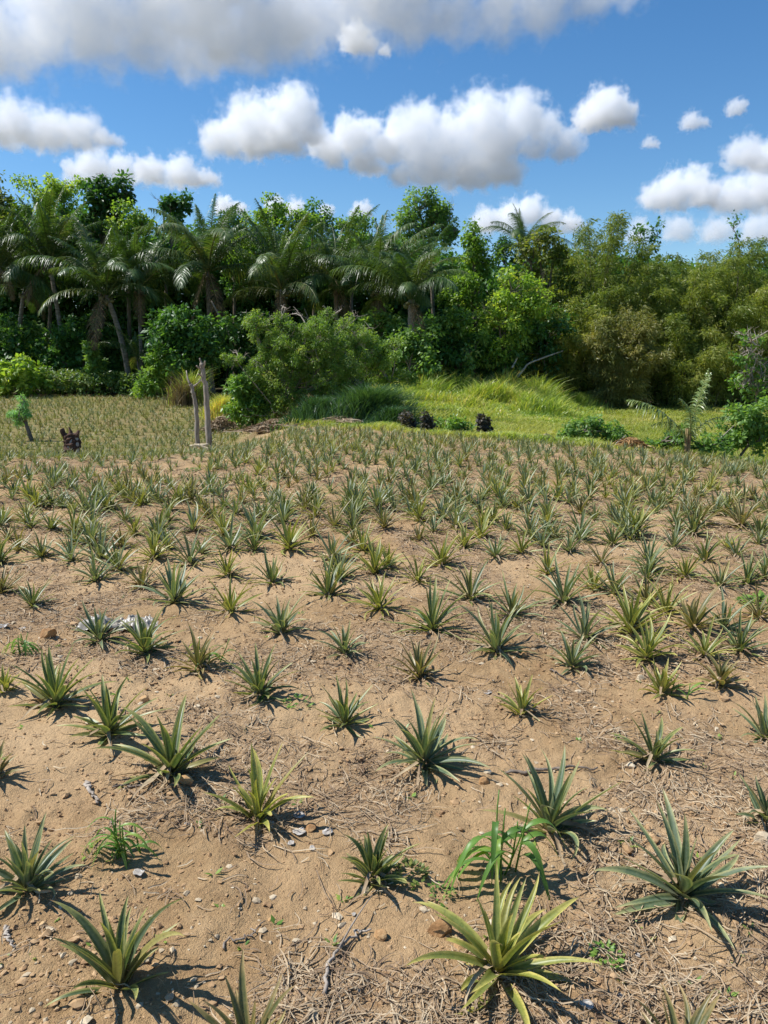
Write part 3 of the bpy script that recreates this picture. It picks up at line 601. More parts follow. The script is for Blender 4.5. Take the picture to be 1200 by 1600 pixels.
# ---------------------------------------------------------------- meadow and tall grass
def blades(g, x, y, hgt, wid, r, lean=.5, k=4, dirx=.25):
    n = len(x); z = gz(x, y) - .02; a = r.random(n) * 6.283
    d = np.stack([np.cos(a) + dirx, np.sin(a), np.zeros(n)], -1) * (hgt * lean * r.uniform(.3, 1.3, n))[:, None]
    q = np.linspace(0, 1, k); P = np.stack([x, y, z], -1)[:, None] + d[:, None] * (q ** 1.8)[None, :, None]
    P[..., 2] += hgt[:, None] * (q - .28 * q ** 3)[None] * (1 if lean < .7 else .9)
    b = r.random(n) * 6.283; S = np.stack([np.cos(b), np.sin(b), np.zeros(n)], -1)
    W = wid[:, None] * np.interp(q, [0, .3, .7, 1], [.7, 1, .7, .04])[None]
    t = np.clip(.5 + 1.1 * fbm(x * .5, y * .5, 61, 3) + r.normal(size=n) * .22, 0, 1)
    ribbon(g, P, S, W, t)
def meadow():
    r = rng(11); g = Geo(); n = 230000
    y = 14.5 + 31 * r.random(n) ** 1.35; x = (r.random(n) * 2 - 1) * (y * .62 + 2)
    k = meadow_mask(x, y) * (y < 44.5) > r.random(n); x, y = x[k], y[k]; n = len(x)
    tuft = .35 + 1.3 * vnoise(x * 1.1, y * 1.1, 31) * (.5 + vnoise(x * .3, y * .3, 32))
    blades(g, x, y, r.uniform(.10, .30, n) * tuft * np.interp(y, [14, 20, 30], [.6, .8, 1.15]), r.uniform(.006, .013, n) * np.interp(y, [15, 45], [1, 2.2]), r, .8, 3)
    tag(g.obj('meadow_grass', M['grass'], smooth=False), 'yellow-green grass covering the meadow below the bamboo', 'grass', kind='stuff')
meadow()
def tall_grass():
    r = rng(12); g = Geo(); n = 60000
    px = r.uniform(540, 935, n); y = r.uniform(29, 41.5, n); x = (px - 600) / FPX * 1.015 * y
    edge = np.minimum((px - 530) / 110, (945 - px) / 150); edge = np.minimum(edge, (y - 29) / 9)
    k = vnoise(x * .7, y * .7, 44) * .8 + edge * .9 > .2 + .75 * r.random(n); x, y, px, edge = x[k], y[k], px[k], edge[k]; n = len(x)
    hh = np.interp(px, [540, 640, 760, 860, 935], [1.4, 1.6, 2.1, 1.9, 1.2]) * np.interp(y, [29, 35, 41], [.25, .65, 1.0]) * np.clip(edge * 1.4, .3, 1) * (.35 + 1.15 * vnoise(x * 1.1, y * 1.1, 45))
    blades(g, x, y, hh * r.uniform(.6, 1.15, n), r.uniform(.014, .03, n), r, .45, 5, .25)
    tag(g.obj('tall_grass', M['tallgrass'], smooth=False), 'tall bright green reedy grass along the forest foot', 'grass', kind='stuff')
tall_grass()
def edge_weeds():
    r = rng(19); g = Geo(); n = 60000
    x = r.uniform(-1.6, 10.5, n); y = edge_y(x) + .25 + np.abs(r.normal(size=n)) * 1.3 + .5 * vnoise(x * 1.2, x * 0, 3)
    k = vnoise(x * 1.5, y * 1.5, 27) > .48 + .25 * r.random(n); x, y = x[k], y[k]; n = len(x)
    blades(g, x, y, r.uniform(.06, .32, n) * (.35 + vnoise(x * 1.3, y * 1.3, 28)), r.uniform(.005, .012, n), r, .75, 4)
    tag(g.obj('edge_weeds', M['tallgrass'], smooth=False), 'rough green weeds fringing the back edge of the field', 'weeds', kind='stuff')
edge_weeds()
def clump(label, px, Y, wpx, h, n, mat, seed, name='grass_clump', lean=.5):
    r = rng(seed); b = gpt(px, Y); m = px_per_m(b); g = Geo()
    a = r.random(n) * 6.28; rq = np.abs(r.normal(size=n)) * .6; rr = rq * wpx / m * (.7 + .6 * vnoise(a * 1.3, a * 0, seed))
    x = b[0] + np.cos(a) * rr; y = b[1] + np.sin(a) * rr * .7
    blades(g, x, y, h * r.uniform(.5, 1.1, n) * np.clip(1.15 - .45 * rq, .3, 1.1), r.uniform(.008, .015, n), r, lean, 5)
    for v in g.v: v -= b
    return tag(g.obj(name, M[mat], smooth=False, loc=b), label, 'grass clump', 'grass clumps along the field edge')
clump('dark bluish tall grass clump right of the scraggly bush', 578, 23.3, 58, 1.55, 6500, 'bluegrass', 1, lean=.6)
clump('dark grass clump at the foot of the scraggly bush', 495, 23.8, 50, 1.1, 3600, 'bluegrass', 2)
clump('light reedy grass clump between the forked posts and the bush', 345, 31, 34, 1.3, 1800, 'tallgrass', 3)
clump('dry brownish reed clump beside the hedge end', 282, 36, 26, 1.9, 420, 'deadpalm', 4, lean=.5)
clump('pale green reed clump rising through the dry brownish reeds', 296, 36.5, 30, 2.2, 500, 'tallgrass', 7, lean=.45)
clump('bright grass clump under the rusty bamboo', 900, 41, 40, 1.3, 2600, 'tallgrass', 5)
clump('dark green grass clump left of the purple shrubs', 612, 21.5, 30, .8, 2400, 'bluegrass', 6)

# ---------------------------------------------------------------- pineapple plants
def pine_mat(name, green, edge, bloom):
    m, nt, out = new_mat(name); n = N(nt); u, v, r, ex = n.dat(); o = n.objrand()
    e = n.math('ABSOLUTE', n.math('SUBTRACT', n.math('MULTIPLY', v, 2), 1))
    st = n.noise(n.a('ShaderNodeTexCoord').outputs['Object'], 30, 3)
    c = n.ramp(n.math('ADD', n.math('MULTIPLY', r, .6), n.math('MULTIPLY', o, .4)), green)
    cen = n.math('MULTIPLY', n.math('SUBTRACT', 1.0, n.rng(e, .1, .55)), n.rng(u, .0, .8, .75, .15))
    c = n.mix(n.math('MULTIPLY', cen, .75), c, bloom)
    ye = n.math('MULTIPLY', n.rng(n.math('ADD', e, n.math('MULTIPLY', st, .35)), .72, 1.02), n.rng(r, .05, .7, .35, 1.0))
    c = n.mix(n.math('MULTIPLY', ye, .9), c, edge)
    tp = n.rng(n.math('ADD', u, n.math('MULTIPLY', n.math('SUBTRACT', st, .5), .35)), .62, .95)
    c = n.mix(n.math('MULTIPLY', tp, n.rng(r, .05, .6, .4, 1.0)), c, edge)
    br = n.rng(n.math('ADD', u, n.math('MULTIPLY', n.math('SUBTRACT', st, .5), .2)), .92, 1.0)
    c = n.mix(br, c, (.30, .17, .085))
    c = n.mix(n.math('MULTIPLY', ex, .9), c, (.36, .30, .10))
    mo = n.noise(n.a('ShaderNodeTexCoord').outputs['Object'], 95, 4, .7)
    c = n.mix(n.math('MULTIPLY', n.rng(mo, .54, .74), .28), c, edge); c = n.mix(n.math('MULTIPLY', n.rng(mo, .48, .3), .4), c, (.02, .035, .012))
    dust = n.math('MULTIPLY', n.rng(u, .0, .25, .35, .06), 1.0); c = n.mix(dust, c, (.36, .26, .15))
    leaf_out(n, out, c, .22, .42, .45, (1.4, 1.5, .6, 1))
    return m
PM = {
 'dark': pine_mat('pineapple_leaf_dark', [(.1, (0.027, 0.062, 0.020)), (.5, (0.050, 0.106, 0.027)), (.9, (0.094, 0.156, 0.037))], (0.425, 0.413, 0.138), (0.163, 0.213, 0.138)),
 'blue': pine_mat('pineapple_leaf_bluish', [(.1, (0.044, 0.088, 0.044)), (.5, (0.075, 0.138, 0.062)), (.9, (0.125, 0.194, 0.081))], (0.425, 0.413, 0.188), (0.263, 0.325, 0.237)),
 'yellow': pine_mat('pineapple_leaf_yellowish', [(.1, (0.075, 0.119, 0.020)), (.5, (0.150, 0.194, 0.031)), (.9, (0.250, 0.275, 0.050))], (0.575, 0.500, 0.138), (0.250, 0.288, 0.112)),
 'olive': pine_mat('pineapple_leaf_olive', [(.1, (0.062, 0.075, 0.025)), (.5, (0.112, 0.125, 0.035)), (.9, (0.213, 0.188, 0.062))], (0.463, 0.325, 0.138), (0.188, 0.200, 0.100)),
 'dry': plain_mat('withered_pineapple_leaf', [(.25, (.17, .11, .065)), (.5, (.31, .225, .135)), (.8, (.46, .37, .23))], 18, .85, .004),
}
def pine_geo(seed, n=24, L=.34, wid=.019, spread=1.0, lean=(0, 0), k=11, cols=5, upright=.0, drynum=4):
    r = rng(seed); g = Geo(); i = np.arange(n); f = (i + .5) / n
    az = i * 2.39996 + r.uniform(-.35, .35, n)
    tilt = R(1) * (6 + (74 * spread) * f ** (.85 + upright)) + R(1) * r.normal(size=n) * 6
    Ln = L * np.interp(f, [0, .12, .35, .7, 1], [.62, .9, 1.05, .92, .6]) * r.uniform(.78, 1.16, n)
    cut = r.random(n) < .10; Ln = np.where(cut, Ln * .62, Ln)
    bend = R(1) * r.uniform(14, 58, n) * (.35 + f)
    s = np.linspace(0, 1, k); th = tilt[:, None] + bend[:, None] * s[None] ** 1.6
    ds = Ln[:, None] / (k - 1)
    rad = np.concatenate([np.zeros((n, 1)), np.cumsum(np.sin(th[:, :-1]) * ds, 1)], 1) + .008 + .010 * f[:, None]
    zz = np.concatenate([np.zeros((n, 1)), np.cumsum(np.cos(th[:, :-1]) * ds, 1)], 1) + .05 * (1 - f[:, None]) - .005
    aw = az[:, None] + (r.normal(size=n) * .22)[:, None] * s ** 2
    P = np.stack([np.cos(aw) * rad + lean[0] * zz, np.sin(aw) * rad + lean[1] * zz, np.maximum(zz, .006 + .01 * r.random((n, 1)))], -1)
    S = np.stack([-np.sin(az), np.cos(az), np.zeros(n)], -1); S = unit(S + np.array([0, 0, 1]) * (r.normal(size=n) * .25)[:, None])
    W = wid * np.interp(f, [0, .3, 1], [.8, 1.0, 1.0])[:, None] * r.uniform(.8, 1.15, n)[:, None] * np.interp(s, [0, .12, .3, .5, .7, .85, 1], [.95, 1.02, 1.0, .86, .62, .36, .02])[None] + (cut * wid * .3)[:, None] * s[None] ** 2
    rnd = np.clip(.5 * f + .5 * r.random(n), 0, 1); ex = (r.random(n) < .06 + .10 * (f > .8)) * r.uniform(.3, 1, n)
    ribbon(g, P, S, W, rnd, cup=.55, cols=cols, ex=ex)
    d = Geo(); m = drynum
    if m:
        az = r.random(m) * 6.283; Lm = L * r.uniform(.45, .95, m); s = np.linspace(0, 1, 7)
        rad = .02 + Lm[:, None] * s; aw = az[:, None] + (r.normal(size=m) * .5)[:, None] * s ** 2
        P = np.stack([np.cos(aw) * rad, np.sin(aw) * rad, .035 * (1 - s)[None] + .012 + .02 * np.abs(np.sin(s * 5 + seed))[None] * r.random((m, 1))], -1)
        S = unit(np.stack([-np.sin(az), np.cos(az), r.normal(size=m) * .5], -1))
        ribbon(d, P, S, (wid * .6) * np.interp(s, [0, .3, 1], [.9, .8, .05])[None] * np.ones((m, 1)), r.random(m), cup=.4, cols=3)
    return g, d
PG = 'pineapple plants in the near field'
def pineapple(p, label, geo, color, rz=0.0, group=PG, scale=1.0):
    ro = empty('pineapple_plant', p, label, 'pineapple plant', group, rz)
    ro.scale = (scale,) * 3
    a = geo[0] if isinstance(geo[0], bpy.types.Mesh) else geo[0].mesh('leaf_rosette', PM['dark'])
    o = bpy.data.objects.new('leaf_rosette', a); C.objects.link(o); o.parent = ro
    o.material_slots[0].link = 'OBJECT'; o.material_slots[0].material = PM[color]
    if geo[1] is not None:
        b = geo[1] if isinstance(geo[1], bpy.types.Mesh) else geo[1].mesh('withered_leaf', PM['dry'])
        o = bpy.data.objects.new('withered_leaf', b); C.objects.link(o); o.parent = ro
    return ro
# nearest plants: photo pixel of the foot, span in pixels, colour, leaf count, spread, lean, label
NEAR = [
 (187, 1540, 255, 'dark', 16, .62, (.03, 0), 'large dark green pineapple plant with stiff upright leaves at the lower left'),
 (776, 1522, 285, 'yellow', 25, 1.0, (.05, .0), 'largest yellow-green pineapple plant, in front of the rust-coloured stones'),
 (1067, 1402, 250, 'blue', 24, 1.05, (-.02, 0), 'wide pineapple plant with yellow outer leaves and one spike at the lower right'),
 (388, 1655, 220, 'olive', 13, .75, (0, 0), 'pineapple plant cut off by the bottom edge left of the middle'),
 (1062, 1665, 230, 'olive', 11, .85, (0, 0), 'pineapple plant cut off by the bottom edge at the right corner'),
 (582, 1377, 140, 'dark', 26, .85, (.02, 0), 'compact dark pineapple plant between the white scraps and the tall weed'),
 (42, 1392, 175, 'blue', 24, .85, (.05, 0), 'greyish pineapple plant with pinkish tips cut by the left edge'),
 (858, 1297, 220, 'blue', 16, .72, (.04, 0), 'blue-grey pineapple plant right beside the tall grass weed'),
 (402, 1282, 190, 'yellow', 13, .66, (.06, 0), 'sparse pineapple plant with two tall leaves above the white scraps'),
 (268, 1210, 215, 'dark', 20, 1.0, (0, 0), 'spreading dark pineapple plant behind the single light brown stone'),
 (662, 1195, 180, 'blue', 26, .95, (0, 0), 'dense silvery pineapple plant in the middle of the lower field'),
 (1200, 1285, 130, 'blue', 18, .8, (0, 0), 'grey pineapple plant cut by the right edge above the pale stone'),
 (170, 1147, 165, 'dark', 19, .95, (.08, 0), 'dark pineapple plant with one long raised leaf leaning right'),
 (87, 1103, 165, 'dark', 20, .95, (-.02, 0), 'bushy pineapple plant near the left edge with a long leaf reaching up left'),
 (8, 1080, 60, 'yellow', 12, .7, (0, 0), 'small yellow pineapple plant cut by the left edge'),
 (-8, 1215, 90, 'olive', 12, .9, (0, 0), 'pineapple plant mostly outside the left edge with pale leaf tips'),
 (405, 1085, 130, 'dark', 22, .95, (.02, 0), 'dark pineapple plant straight above the sparse two-leaved one'),
 (310, 1047, 115, 'olive', 18, .95, (0, 0), 'pineapple plant with brown-tipped leaves right of the white bag'),
 (225, 1020, 130, 'dark', 20, .9, (.04, 0), 'pineapple plant growing right against the white plastic bag'),
 (155, 1002, 110, 'blue', 18, .95, (0, 0), 'pineapple plant spreading over the left end of the white plastic bag'),
 (538, 1132, 120, 'dark', 20, .95, (0, 0), 'dark pineapple plant left of and above the dense silvery one'),
 (538, 1021, 85, 'blue', 18, .9, (0, 0), 'small compact pineapple plant in the open soil right of the bag'),
 (438, 988, 110, 'blue', 16, .75, (.06, 0), 'slender pineapple plant with upright leaves leaning right beyond the bag'),
 (815, 1116, 100, 'yellow', 14, .8, (0, 0), 'small yellow-green pineapple plant alone on the bare soil patch'),
 (655, 1060, 120, 'olive', 18, .85, (-.02, 0), 'olive pineapple plant with one tall spike above the silvery one'),
 (1020, 1190, 140, 'dark', 17, .95, (0, 0), 'yellow-edged dark pineapple plant alone beside pale clods at right'),
 (1194, 1152, 110, 'blue', 16, .85, (0, 0), 'blue-grey pineapple plant cut by the right edge on the bare patch'),
 (1033, 1083, 100, 'yellow', 15, .9, (0, 0), 'yellow-edged pineapple plant at the top of the bare patch'),
 (1127, 1070, 95, 'olive', 15, .85, (0, 0), 'brownish dry pineapple plant with a bright grass shoot at its foot'),
 (893, 1042, 100, 'blue', 18, .95, (0, 0), 'low blue-grey pineapple plant at the top of the bare patch'),
 (1010, 1028, 120, 'yellow', 20, .95, (0, 0), 'bright pineapple plant with long leaves just behind the yellow-edged one'),
]
label_near = []
placed = []
for q_, (px, py, w, col, n_, spd, ln, lab) in enumerate(NEAR):
    p = ground_at(px, py) if py < 1600 else None
    if p is None:
        d_ = ray(px, py); t_ = EYE / -d_[2]; p = d_ * t_ + np.array([0, 0, EYE]); p[2] = float(gz(p[0], p[1]))
    L_ = w / px_per_m(p) * .57
    gg = pine_geo(200 + q_, n_ + 6, L_, max(.012, L_ * .058), spd, ln)
    pineapple(p - np.array([0, 0, .012]), lab, gg, col); placed.append(p[:2])
MID = [(735,937,75,'d'),(675,985,85,'d'),(800,962,75,'d'),(775,1018,95,'b'),(880,942,85,'b'),(912,1000,85,'b'),(985,987,110,'y'),(1082,982,80,'o'),(1130,982,55,'b'),
 (1155,1016,60,'d'),(1100,1026,60,'y'),(1010,907,55,'d'),(927,922,50,'y'),(855,897,60,'y'),(960,927,55,'b'),(1010,947,70,'o'),(1125,917,60,'d'),(1167,912,45,'d'),(1070,902,50,'y'),(1100,877,50,'d'),
 (1052,857,50,'b'),(1010,874,45,'b'),(957,852,50,'d'),(907,834,50,'d'),(940,882,45,'o'),(890,862,40,'b'),(847,854,40,'b'),(815,864,55,'y'),(775,872,55,'b'),(750,842,60,'y'),(790,829,40,'d'),(855,819,50,'y'),
 (712,824,60,'b'),(655,814,50,'y'),(655,844,40,'o'),(725,857,45,'y'),(690,882,65,'y'),(652,909,60,'y'),(592,952,70,'y'),(605,887,45,'y'),(50,947,60,'d'),(2,927,55,'o'),(150,907,65,'b'),(112,877,55,'b'),(65,870,45,'d'),
 (30,859,40,'o'),(272,942,95,'b'),(222,917,60,'o'),(360,957,75,'y'),(355,899,60,'y'),(425,912,65,'d'),(512,932,75,'d'),(585,897,70,'y'),(297,882,75,'b'),(240,872,60,'y'),(190,854,45,'o'),(155,842,50,'d'),(117,832,55,'y'),
 (80,827,45,'d'),(40,817,40,'y'),(5,814,40,'y'),(452,857,70,'y'),(400,842,70,'b'),(350,837,55,'y'),(302,829,55,'b'),(250,827,50,'d'),(520,874,65,'b'),(547,814,45,'b'),(492,807,45,'y'),(487,837,45,'o'),(442,817,55,'b'),(265,797,40,'d'),(195,814,45,'d'),
 (1040,960,50,'y'),(1185,965,50,'o'),(1195,905,40,'d'),(1150,870,40,'b'),(1185,850,40,'b')]
CK = {'d': 'dark', 'b': 'blue', 'y': 'yellow', 'o': 'olive'}
CW = {'dark': 'dark green', 'blue': 'silvery blue-green', 'yellow': 'yellow-green', 'olive': 'brownish olive'}
protos = []
for q_ in range(16):
    a_, d_ = pine_geo(500 + q_, 20 + (q_ * 5) % 13, .31, .0132, .88 + .06 * (q_ % 5), (rng(q_).normal() * .03, rng(q_ + 50).normal() * .03), 9, 3, drynum=9)
    protos.append((a_.mesh('leaf_rosette', PM['dark']), d_.mesh('withered_leaf', PM['dry'])))
r_ = rng(9)
spots = []
for (px, py, w, c) in MID:
    p = ground_at(px, py); spots.append((p, np.clip(w / px_per_m(p) * .88 / .30, .78, 1.12), CK[c])); placed.append(p[:2])
# the rows further back: jittered rows running across the slope
cand = []
for row, yy in enumerate(np.concatenate([np.arange(5.0, 8.0, .34), np.arange(8.0, 22.5, .25)])):
    for xx in np.arange(-11, 13, .29):
        x = xx + (row % 2) * .2 + r_.normal() * .10 + .02 * yy; y = yy + r_.normal() * .10 + .05 * x
        cand.append((x, y))
cand = np.array(cand); pl = np.array(placed)
ok = (cand[:, 1] < edge_y(cand[:, 0]) - .25) & (np.abs(cand[:, 0]) < cand[:, 1] * .56 + .5)
dd = np.sqrt((((cand[:, None] - pl[None]) / np.array([.24, .28])) ** 2).sum(-1)).min(1)
ok &= dd > 1
fy = 7.9 - .0 * cand[:, 0]
ok &= cand[:, 1] > 5.3 + 1.2 * (cand[:, 0] > 0) * (cand[:, 0] < 1.6); ok &= r_.random(len(cand)) > np.interp(cand[:, 1], [5, 7.5, 9, 13], [.3, .12, .1, .08]) + .25 * (vnoise(cand[:, 0] * .9, cand[:, 1] * .7, 66) > .72)
cand = cand[ok]; order = np.argsort(cand[:, 1] + .3 * np.abs(cand[:, 0]) * 0); cand = cand[order]
for (x, y) in cand:
    c = r_.choice(['dark', 'blue', 'yellow', 'olive'], p=[.30, .42, .18, .10])
    spots.append((np.array([x, y, float(gz(x, y))]), r_.uniform(.6, 1.1) * np.interp(y, [5, 7.5, 11, 16], [1.08, 1.0, .82, .72]) * (.78 if x < -2.6 and y > 10.3 else 1), c))
spots_far = spots[300 - len(NEAR):]; spots = spots[:300 - len(NEAR)]
for q_, (p, s_, c) in enumerate(spots):
    d_ = float(p[1])
    band = ('sparse rows just beyond the white bag' if d_ < 5.0 else 'thickening rows of the middle field' if d_ < 7.9 else 'crowded rows towards the far side of the field')
    size = 'small' if s_ < .80 else 'full-grown' if s_ > .93 else 'mid-sized'
    pineapple(p - np.array([0, 0, .015]), f'{size} {CW[c]} pineapple plant in the {band}', protos[q_ * 7 % 16], c, float(r_.random() * 6.28), f'{size} {CW[c]} pineapple plants in the {band}', s_ * r_.uniform(.94, 1.06))
def plant_mass(name, label, P, S, seed, cols, small=False):
    """the rest of the plants, too many to count"""
    r = rng(seed); n = len(P); nl = 13 if not small else 9; k = 5
    f = np.tile((np.arange(nl) + .5) / nl, n); az = np.tile(np.arange(nl) * 2.39996, n) + np.repeat(r.random(n) * 6.28, nl)
    L = np.repeat(S, nl) * .31 * r.uniform(.7, 1.15, n * nl); s = np.linspace(0, 1, k)
    th = (R(8) + R(66) * f)[:, None] + (R(50) * r.random(n * nl) * (.35 + f))[:, None] * s ** 1.6; ds = L[:, None] / (k - 1)
    rad = np.concatenate([np.zeros((n * nl, 1)), np.cumsum(np.sin(th[:, :-1]) * ds, 1)], 1); zz = np.concatenate([np.zeros((n * nl, 1)), np.cumsum(np.cos(th[:, :-1]) * ds, 1)], 1)
    Q = np.stack([np.cos(az)[:, None] * rad, np.sin(az)[:, None] * rad, zz], -1) + np.repeat(P, nl, 0)[:, None]
    Sd = np.stack([-np.sin(az), np.cos(az), np.zeros(n * nl)], -1)
    W = (.0165 * np.repeat(S, nl))[:, None] * np.interp(s, [0, .3, .7, 1], [.9, 1, .6, .03])[None]
    g = Geo(); ribbon(g, Q, Sd, W, np.clip(.4 * f + .45 * r.random(n * nl), 0, 1), cup=.5, cols=3, ex=(r.random(n * nl) < .04) * .8)
    return tag(g.obj(name, PM[cols]), label, 'pineapple plants', kind='stuff')
for cname in ('dark', 'blue', 'yellow', 'olive'):
    sel = [(p, s_) for p, s_, c in spots_far if c == cname]
    plant_mass('pineapple_field', f'farthest {CW[cname]} pineapple plants along the back of the field', np.array([p for p, _ in sel]), np.array([s_ for _, s_ in sel]), 70 + len(sel), cname)
def far_rows():
    r = rng(21); P = []
    for k in range(44):                           # planted rows of the lower field at left, running slantwise
        for s in np.arange(-26, 8, .115):
            x = s + r.normal() * .08; y = 17.3 + k * .70 + (s + 14) * -.22 + .012 * (s + 12) ** 2 + r.normal() * .04
            if 12.5 < y < 41.3 and left_mask(np.array(x), np.array(y)) > .5 and x > -y * .56 - 1 and x < -2.2 - .03 * (y - 17) and y > edge_y(x) - .2 and r.random() > .12: P.append((x, y))
    P = np.array(P); P = np.column_stack([P, gz(P[:, 0], P[:, 1])]); c = r.random(len(P)) + .5 * fbm(P[:, 0] * .3, P[:, 1] * .3, 8)
    for nm, lo, hi in (('blue', -9, .42), ('yellow', .42, .8), ('olive', .8, 9)):
        k = (c >= lo) & (c < hi); plant_mass('pineapple_rows', f'{CW[nm]} young pineapples in slanting rows of the lower far field', P[k], r.uniform(.48, .78, k.sum()), 31 + k.sum(), nm, True)
far_rows()
def far_weeds():
    r = rng(23); g = Geo(); n = 62000
    y = 13 + 28.5 * r.random(n); x = -(.03 + .97 * r.random(n)) * (y * .6 + 1.5)
    k = (left_mask(x, y) > .35) * (vnoise(x * 1.3, y * 1.3, 15) > .15 + .6 * r.random(n)) * (y < 41.6); x, y = x[k], y[k]; n = len(x)
    blades(g, x, y, r.uniform(.04, .13, n), r.uniform(.006, .014, n), r, .9, 3)
    tag(g.obj('field_weeds', M['fieldweed'], smooth=False), 'short yellow-green weeds between the rows of the lower far field', 'grass', kind='stuff')
far_weeds()
print('pineapples', len(NEAR), len(spots), len(spots_far))
# ---------------------------------------------------------------- what lies on the soil
SOILM = plain_mat('soil_clod', [(.25, (.23, .135, .068)), (.5, (.37, .235, .12)), (.8, (.50, .335, .18))], 25, .95, .004)
ROCKM = plain_mat('rust_stone', [(.3, (.28, .15, .065)), (.5, (.44, .27, .125)), (.75, (.58, .41, .22))], 22, .9, .008)
PALEM = plain_mat('pale_stone', [(.3, (.36, .28, .18)), (.6, (.52, .42, .28)), (.8, (.62, .53, .38))], 22, .9, .006)
STRAWM = plain_mat('dry_straw', [(.25, (.18, .115, .07)), (.5, (.36, .26, .16)), (.8, (.56, .46, .31))], 3, .8)
WHITEM = plain_mat('white_scrap', [(.35, (.36, .32, .27)), (.5, (.62, .60, .56)), (.65, (.78, .77, .75))], 60, .5, .003, spec=.4)
BAGM = plain_mat('white_plastic', [(.38, (.30, .27, .22)), (.5, (.52, .50, .45)), (.68, (.72, .72, .69))], 14, .35, .004, spec=.5)
def clods():
    r = rng(31); n = 48000
    y = 1.15 + 10 * r.random(n) ** 2.0; x = (r.random(n) * 2 - 1) * (y * .58 + .35)
    keep = r.random(n) < .25 + .75 * sstep(.35, .65, vnoise(x * 2.1, y * 2.1, 71)); x, y = x[keep], y[keep]; n = len(x)
    rad = .0018 + .0075 * r.random(n) ** 6 + (r.random(n) < .010) * r.uniform(.005, .014, n) + .0007 * y
    g = Geo(); lumps(g, np.stack([x, y, gz(x, y) + rad * .25], -1), rad, 32, 1, .75, .5)
    tag(g.obj('soil_clods', SOILM, smooth=False), 'loose crumbs of tan soil scattered over the bare ground', 'soil clods', kind='stuff')
clods()
def pebbles():
    r = rng(41); n = 2600; y = 1.15 + 8 * r.random(n) ** 1.7; x = (r.random(n) * 2 - 1) * (y * .58 + .35)
    k = vnoise(x * 1.7, y * 1.7, 73) > .35 + .3 * r.random(n); x, y = x[k], y[k]; n = len(x); rad = .003 + .011 * r.random(n) ** 3.5 + .0006 * y
    g = Geo(); lumps(g, np.stack([x, y, gz(x, y) + rad * .2], -1), rad, 42, 1, .7, .45)
    tag(g.obj('pebbles', PALEM, smooth=False), 'pale pebbles and hard clods dotted over the soil', 'pebbles', kind='stuff')
pebbles()
def straw():
    r = rng(33); n = 66000
    y = 1.15 + 14 * r.random(n) ** 1.5; x = (r.random(n) * 2 - 1) * (y * .58 + .35)
    cov = straw_cover(x, y); keep = r.random(n) < .06 + .94 * cov; x, y, cov = x[keep], y[keep], cov[keep]; n = len(x); k = 6
    L = r.uniform(.03, .11, n) + (r.random(n) < .12) * r.uniform(.04, .16, n); a = r.random(n) * 6.283; cv = r.normal(size=n) * 1.1
    s = np.linspace(-.5, .5, k); th = a[:, None] + cv[:, None] * s
    P = np.stack([x[:, None] + np.cumsum(np.cos(th) * L[:, None] / k, 1), y[:, None] + np.cumsum(np.sin(th) * L[:, None] / k, 1), np.zeros((n, k))], -1)
    tip = r.uniform(-.006, .02, n); P[..., 2] = gz(P[..., 0], P[..., 1]) + .003 + .006 * r.random((n, 1)) + tip[:, None] * (s + .5)
    S = unit(np.stack([-np.sin(th), np.cos(th), r.normal(size=(n, 1)) * .5 * np.ones((1, k))], -1))
    W = (r.uniform(.0007, .0019, n) + .00028 * y)[:, None] * np.interp(s, [-.5, .3, .5], [1, .8, .2])[None]
    g = Geo(); ribbon(g, P, S, W, r.random(n), cup=.5, cols=3)
    tag(g.obj('dry_straw', STRAWM, smooth=False), 'dry grass stems and withered leaf shreds strewn between the plants', 'straw', kind='stuff')
straw()
def seedlings():
    r = rng(35); g = Geo(); n = 90
    px = r.uniform(0, 1200, n); py = r.uniform(830, 1560, n)
    for a, b in zip(px, py):
        p = ground_at(a, b); m = r.integers(3, 8); az = r.random(m) * 6.28; d = np.stack([np.cos(az), np.sin(az), r.uniform(.2, 1, m)], -1)
        leaves(g, np.repeat(p[None], m, 0) + d * .004, unit(d), unit(np.cross(d, [0, 0, 1])), r.uniform(.012, .035, m), r.uniform(.003, .008, m), r.random(m))
    tag(g.obj('seedlings', M['weed'], smooth=False), 'tiny green seedlings sprouting in the soil', 'seedlings', kind='stuff')
seedlings()
def stone(px, py, wpx, label, mat=ROCKM, seed=0, group='loose stones in the field', name='stone'):
    p = ground_at(px, py); rad = wpx / px_per_m(p) * .5; g = Geo(); v, f = ico_template(3); r = rng(seed)
    q = v * np.array([1, r.uniform(.65, .9), r.uniform(.55, .75)]); nrm = rdir(r, 18); off = r.uniform(.42, .72, 18)
    for a, b in zip(nrm, off):                    # chip flat faces off the ball
        d = q @ a; q = q - np.clip(d - b, 0, None)[:, None] * a
    q = q + .05 * (vnoise(v[:, 0] * 4 + v[:, 2] * 3, v[:, 1] * 4, seed)[:, None] - .5) * v
    D = np.zeros((len(q), 4)); D[:, 2] = r.random()
    g.add(q * rad, None, f, D); return tag(g.obj(name, mat, loc=p + np.array([0, 0, rad * .2]), smooth=False), label, 'stone', group)
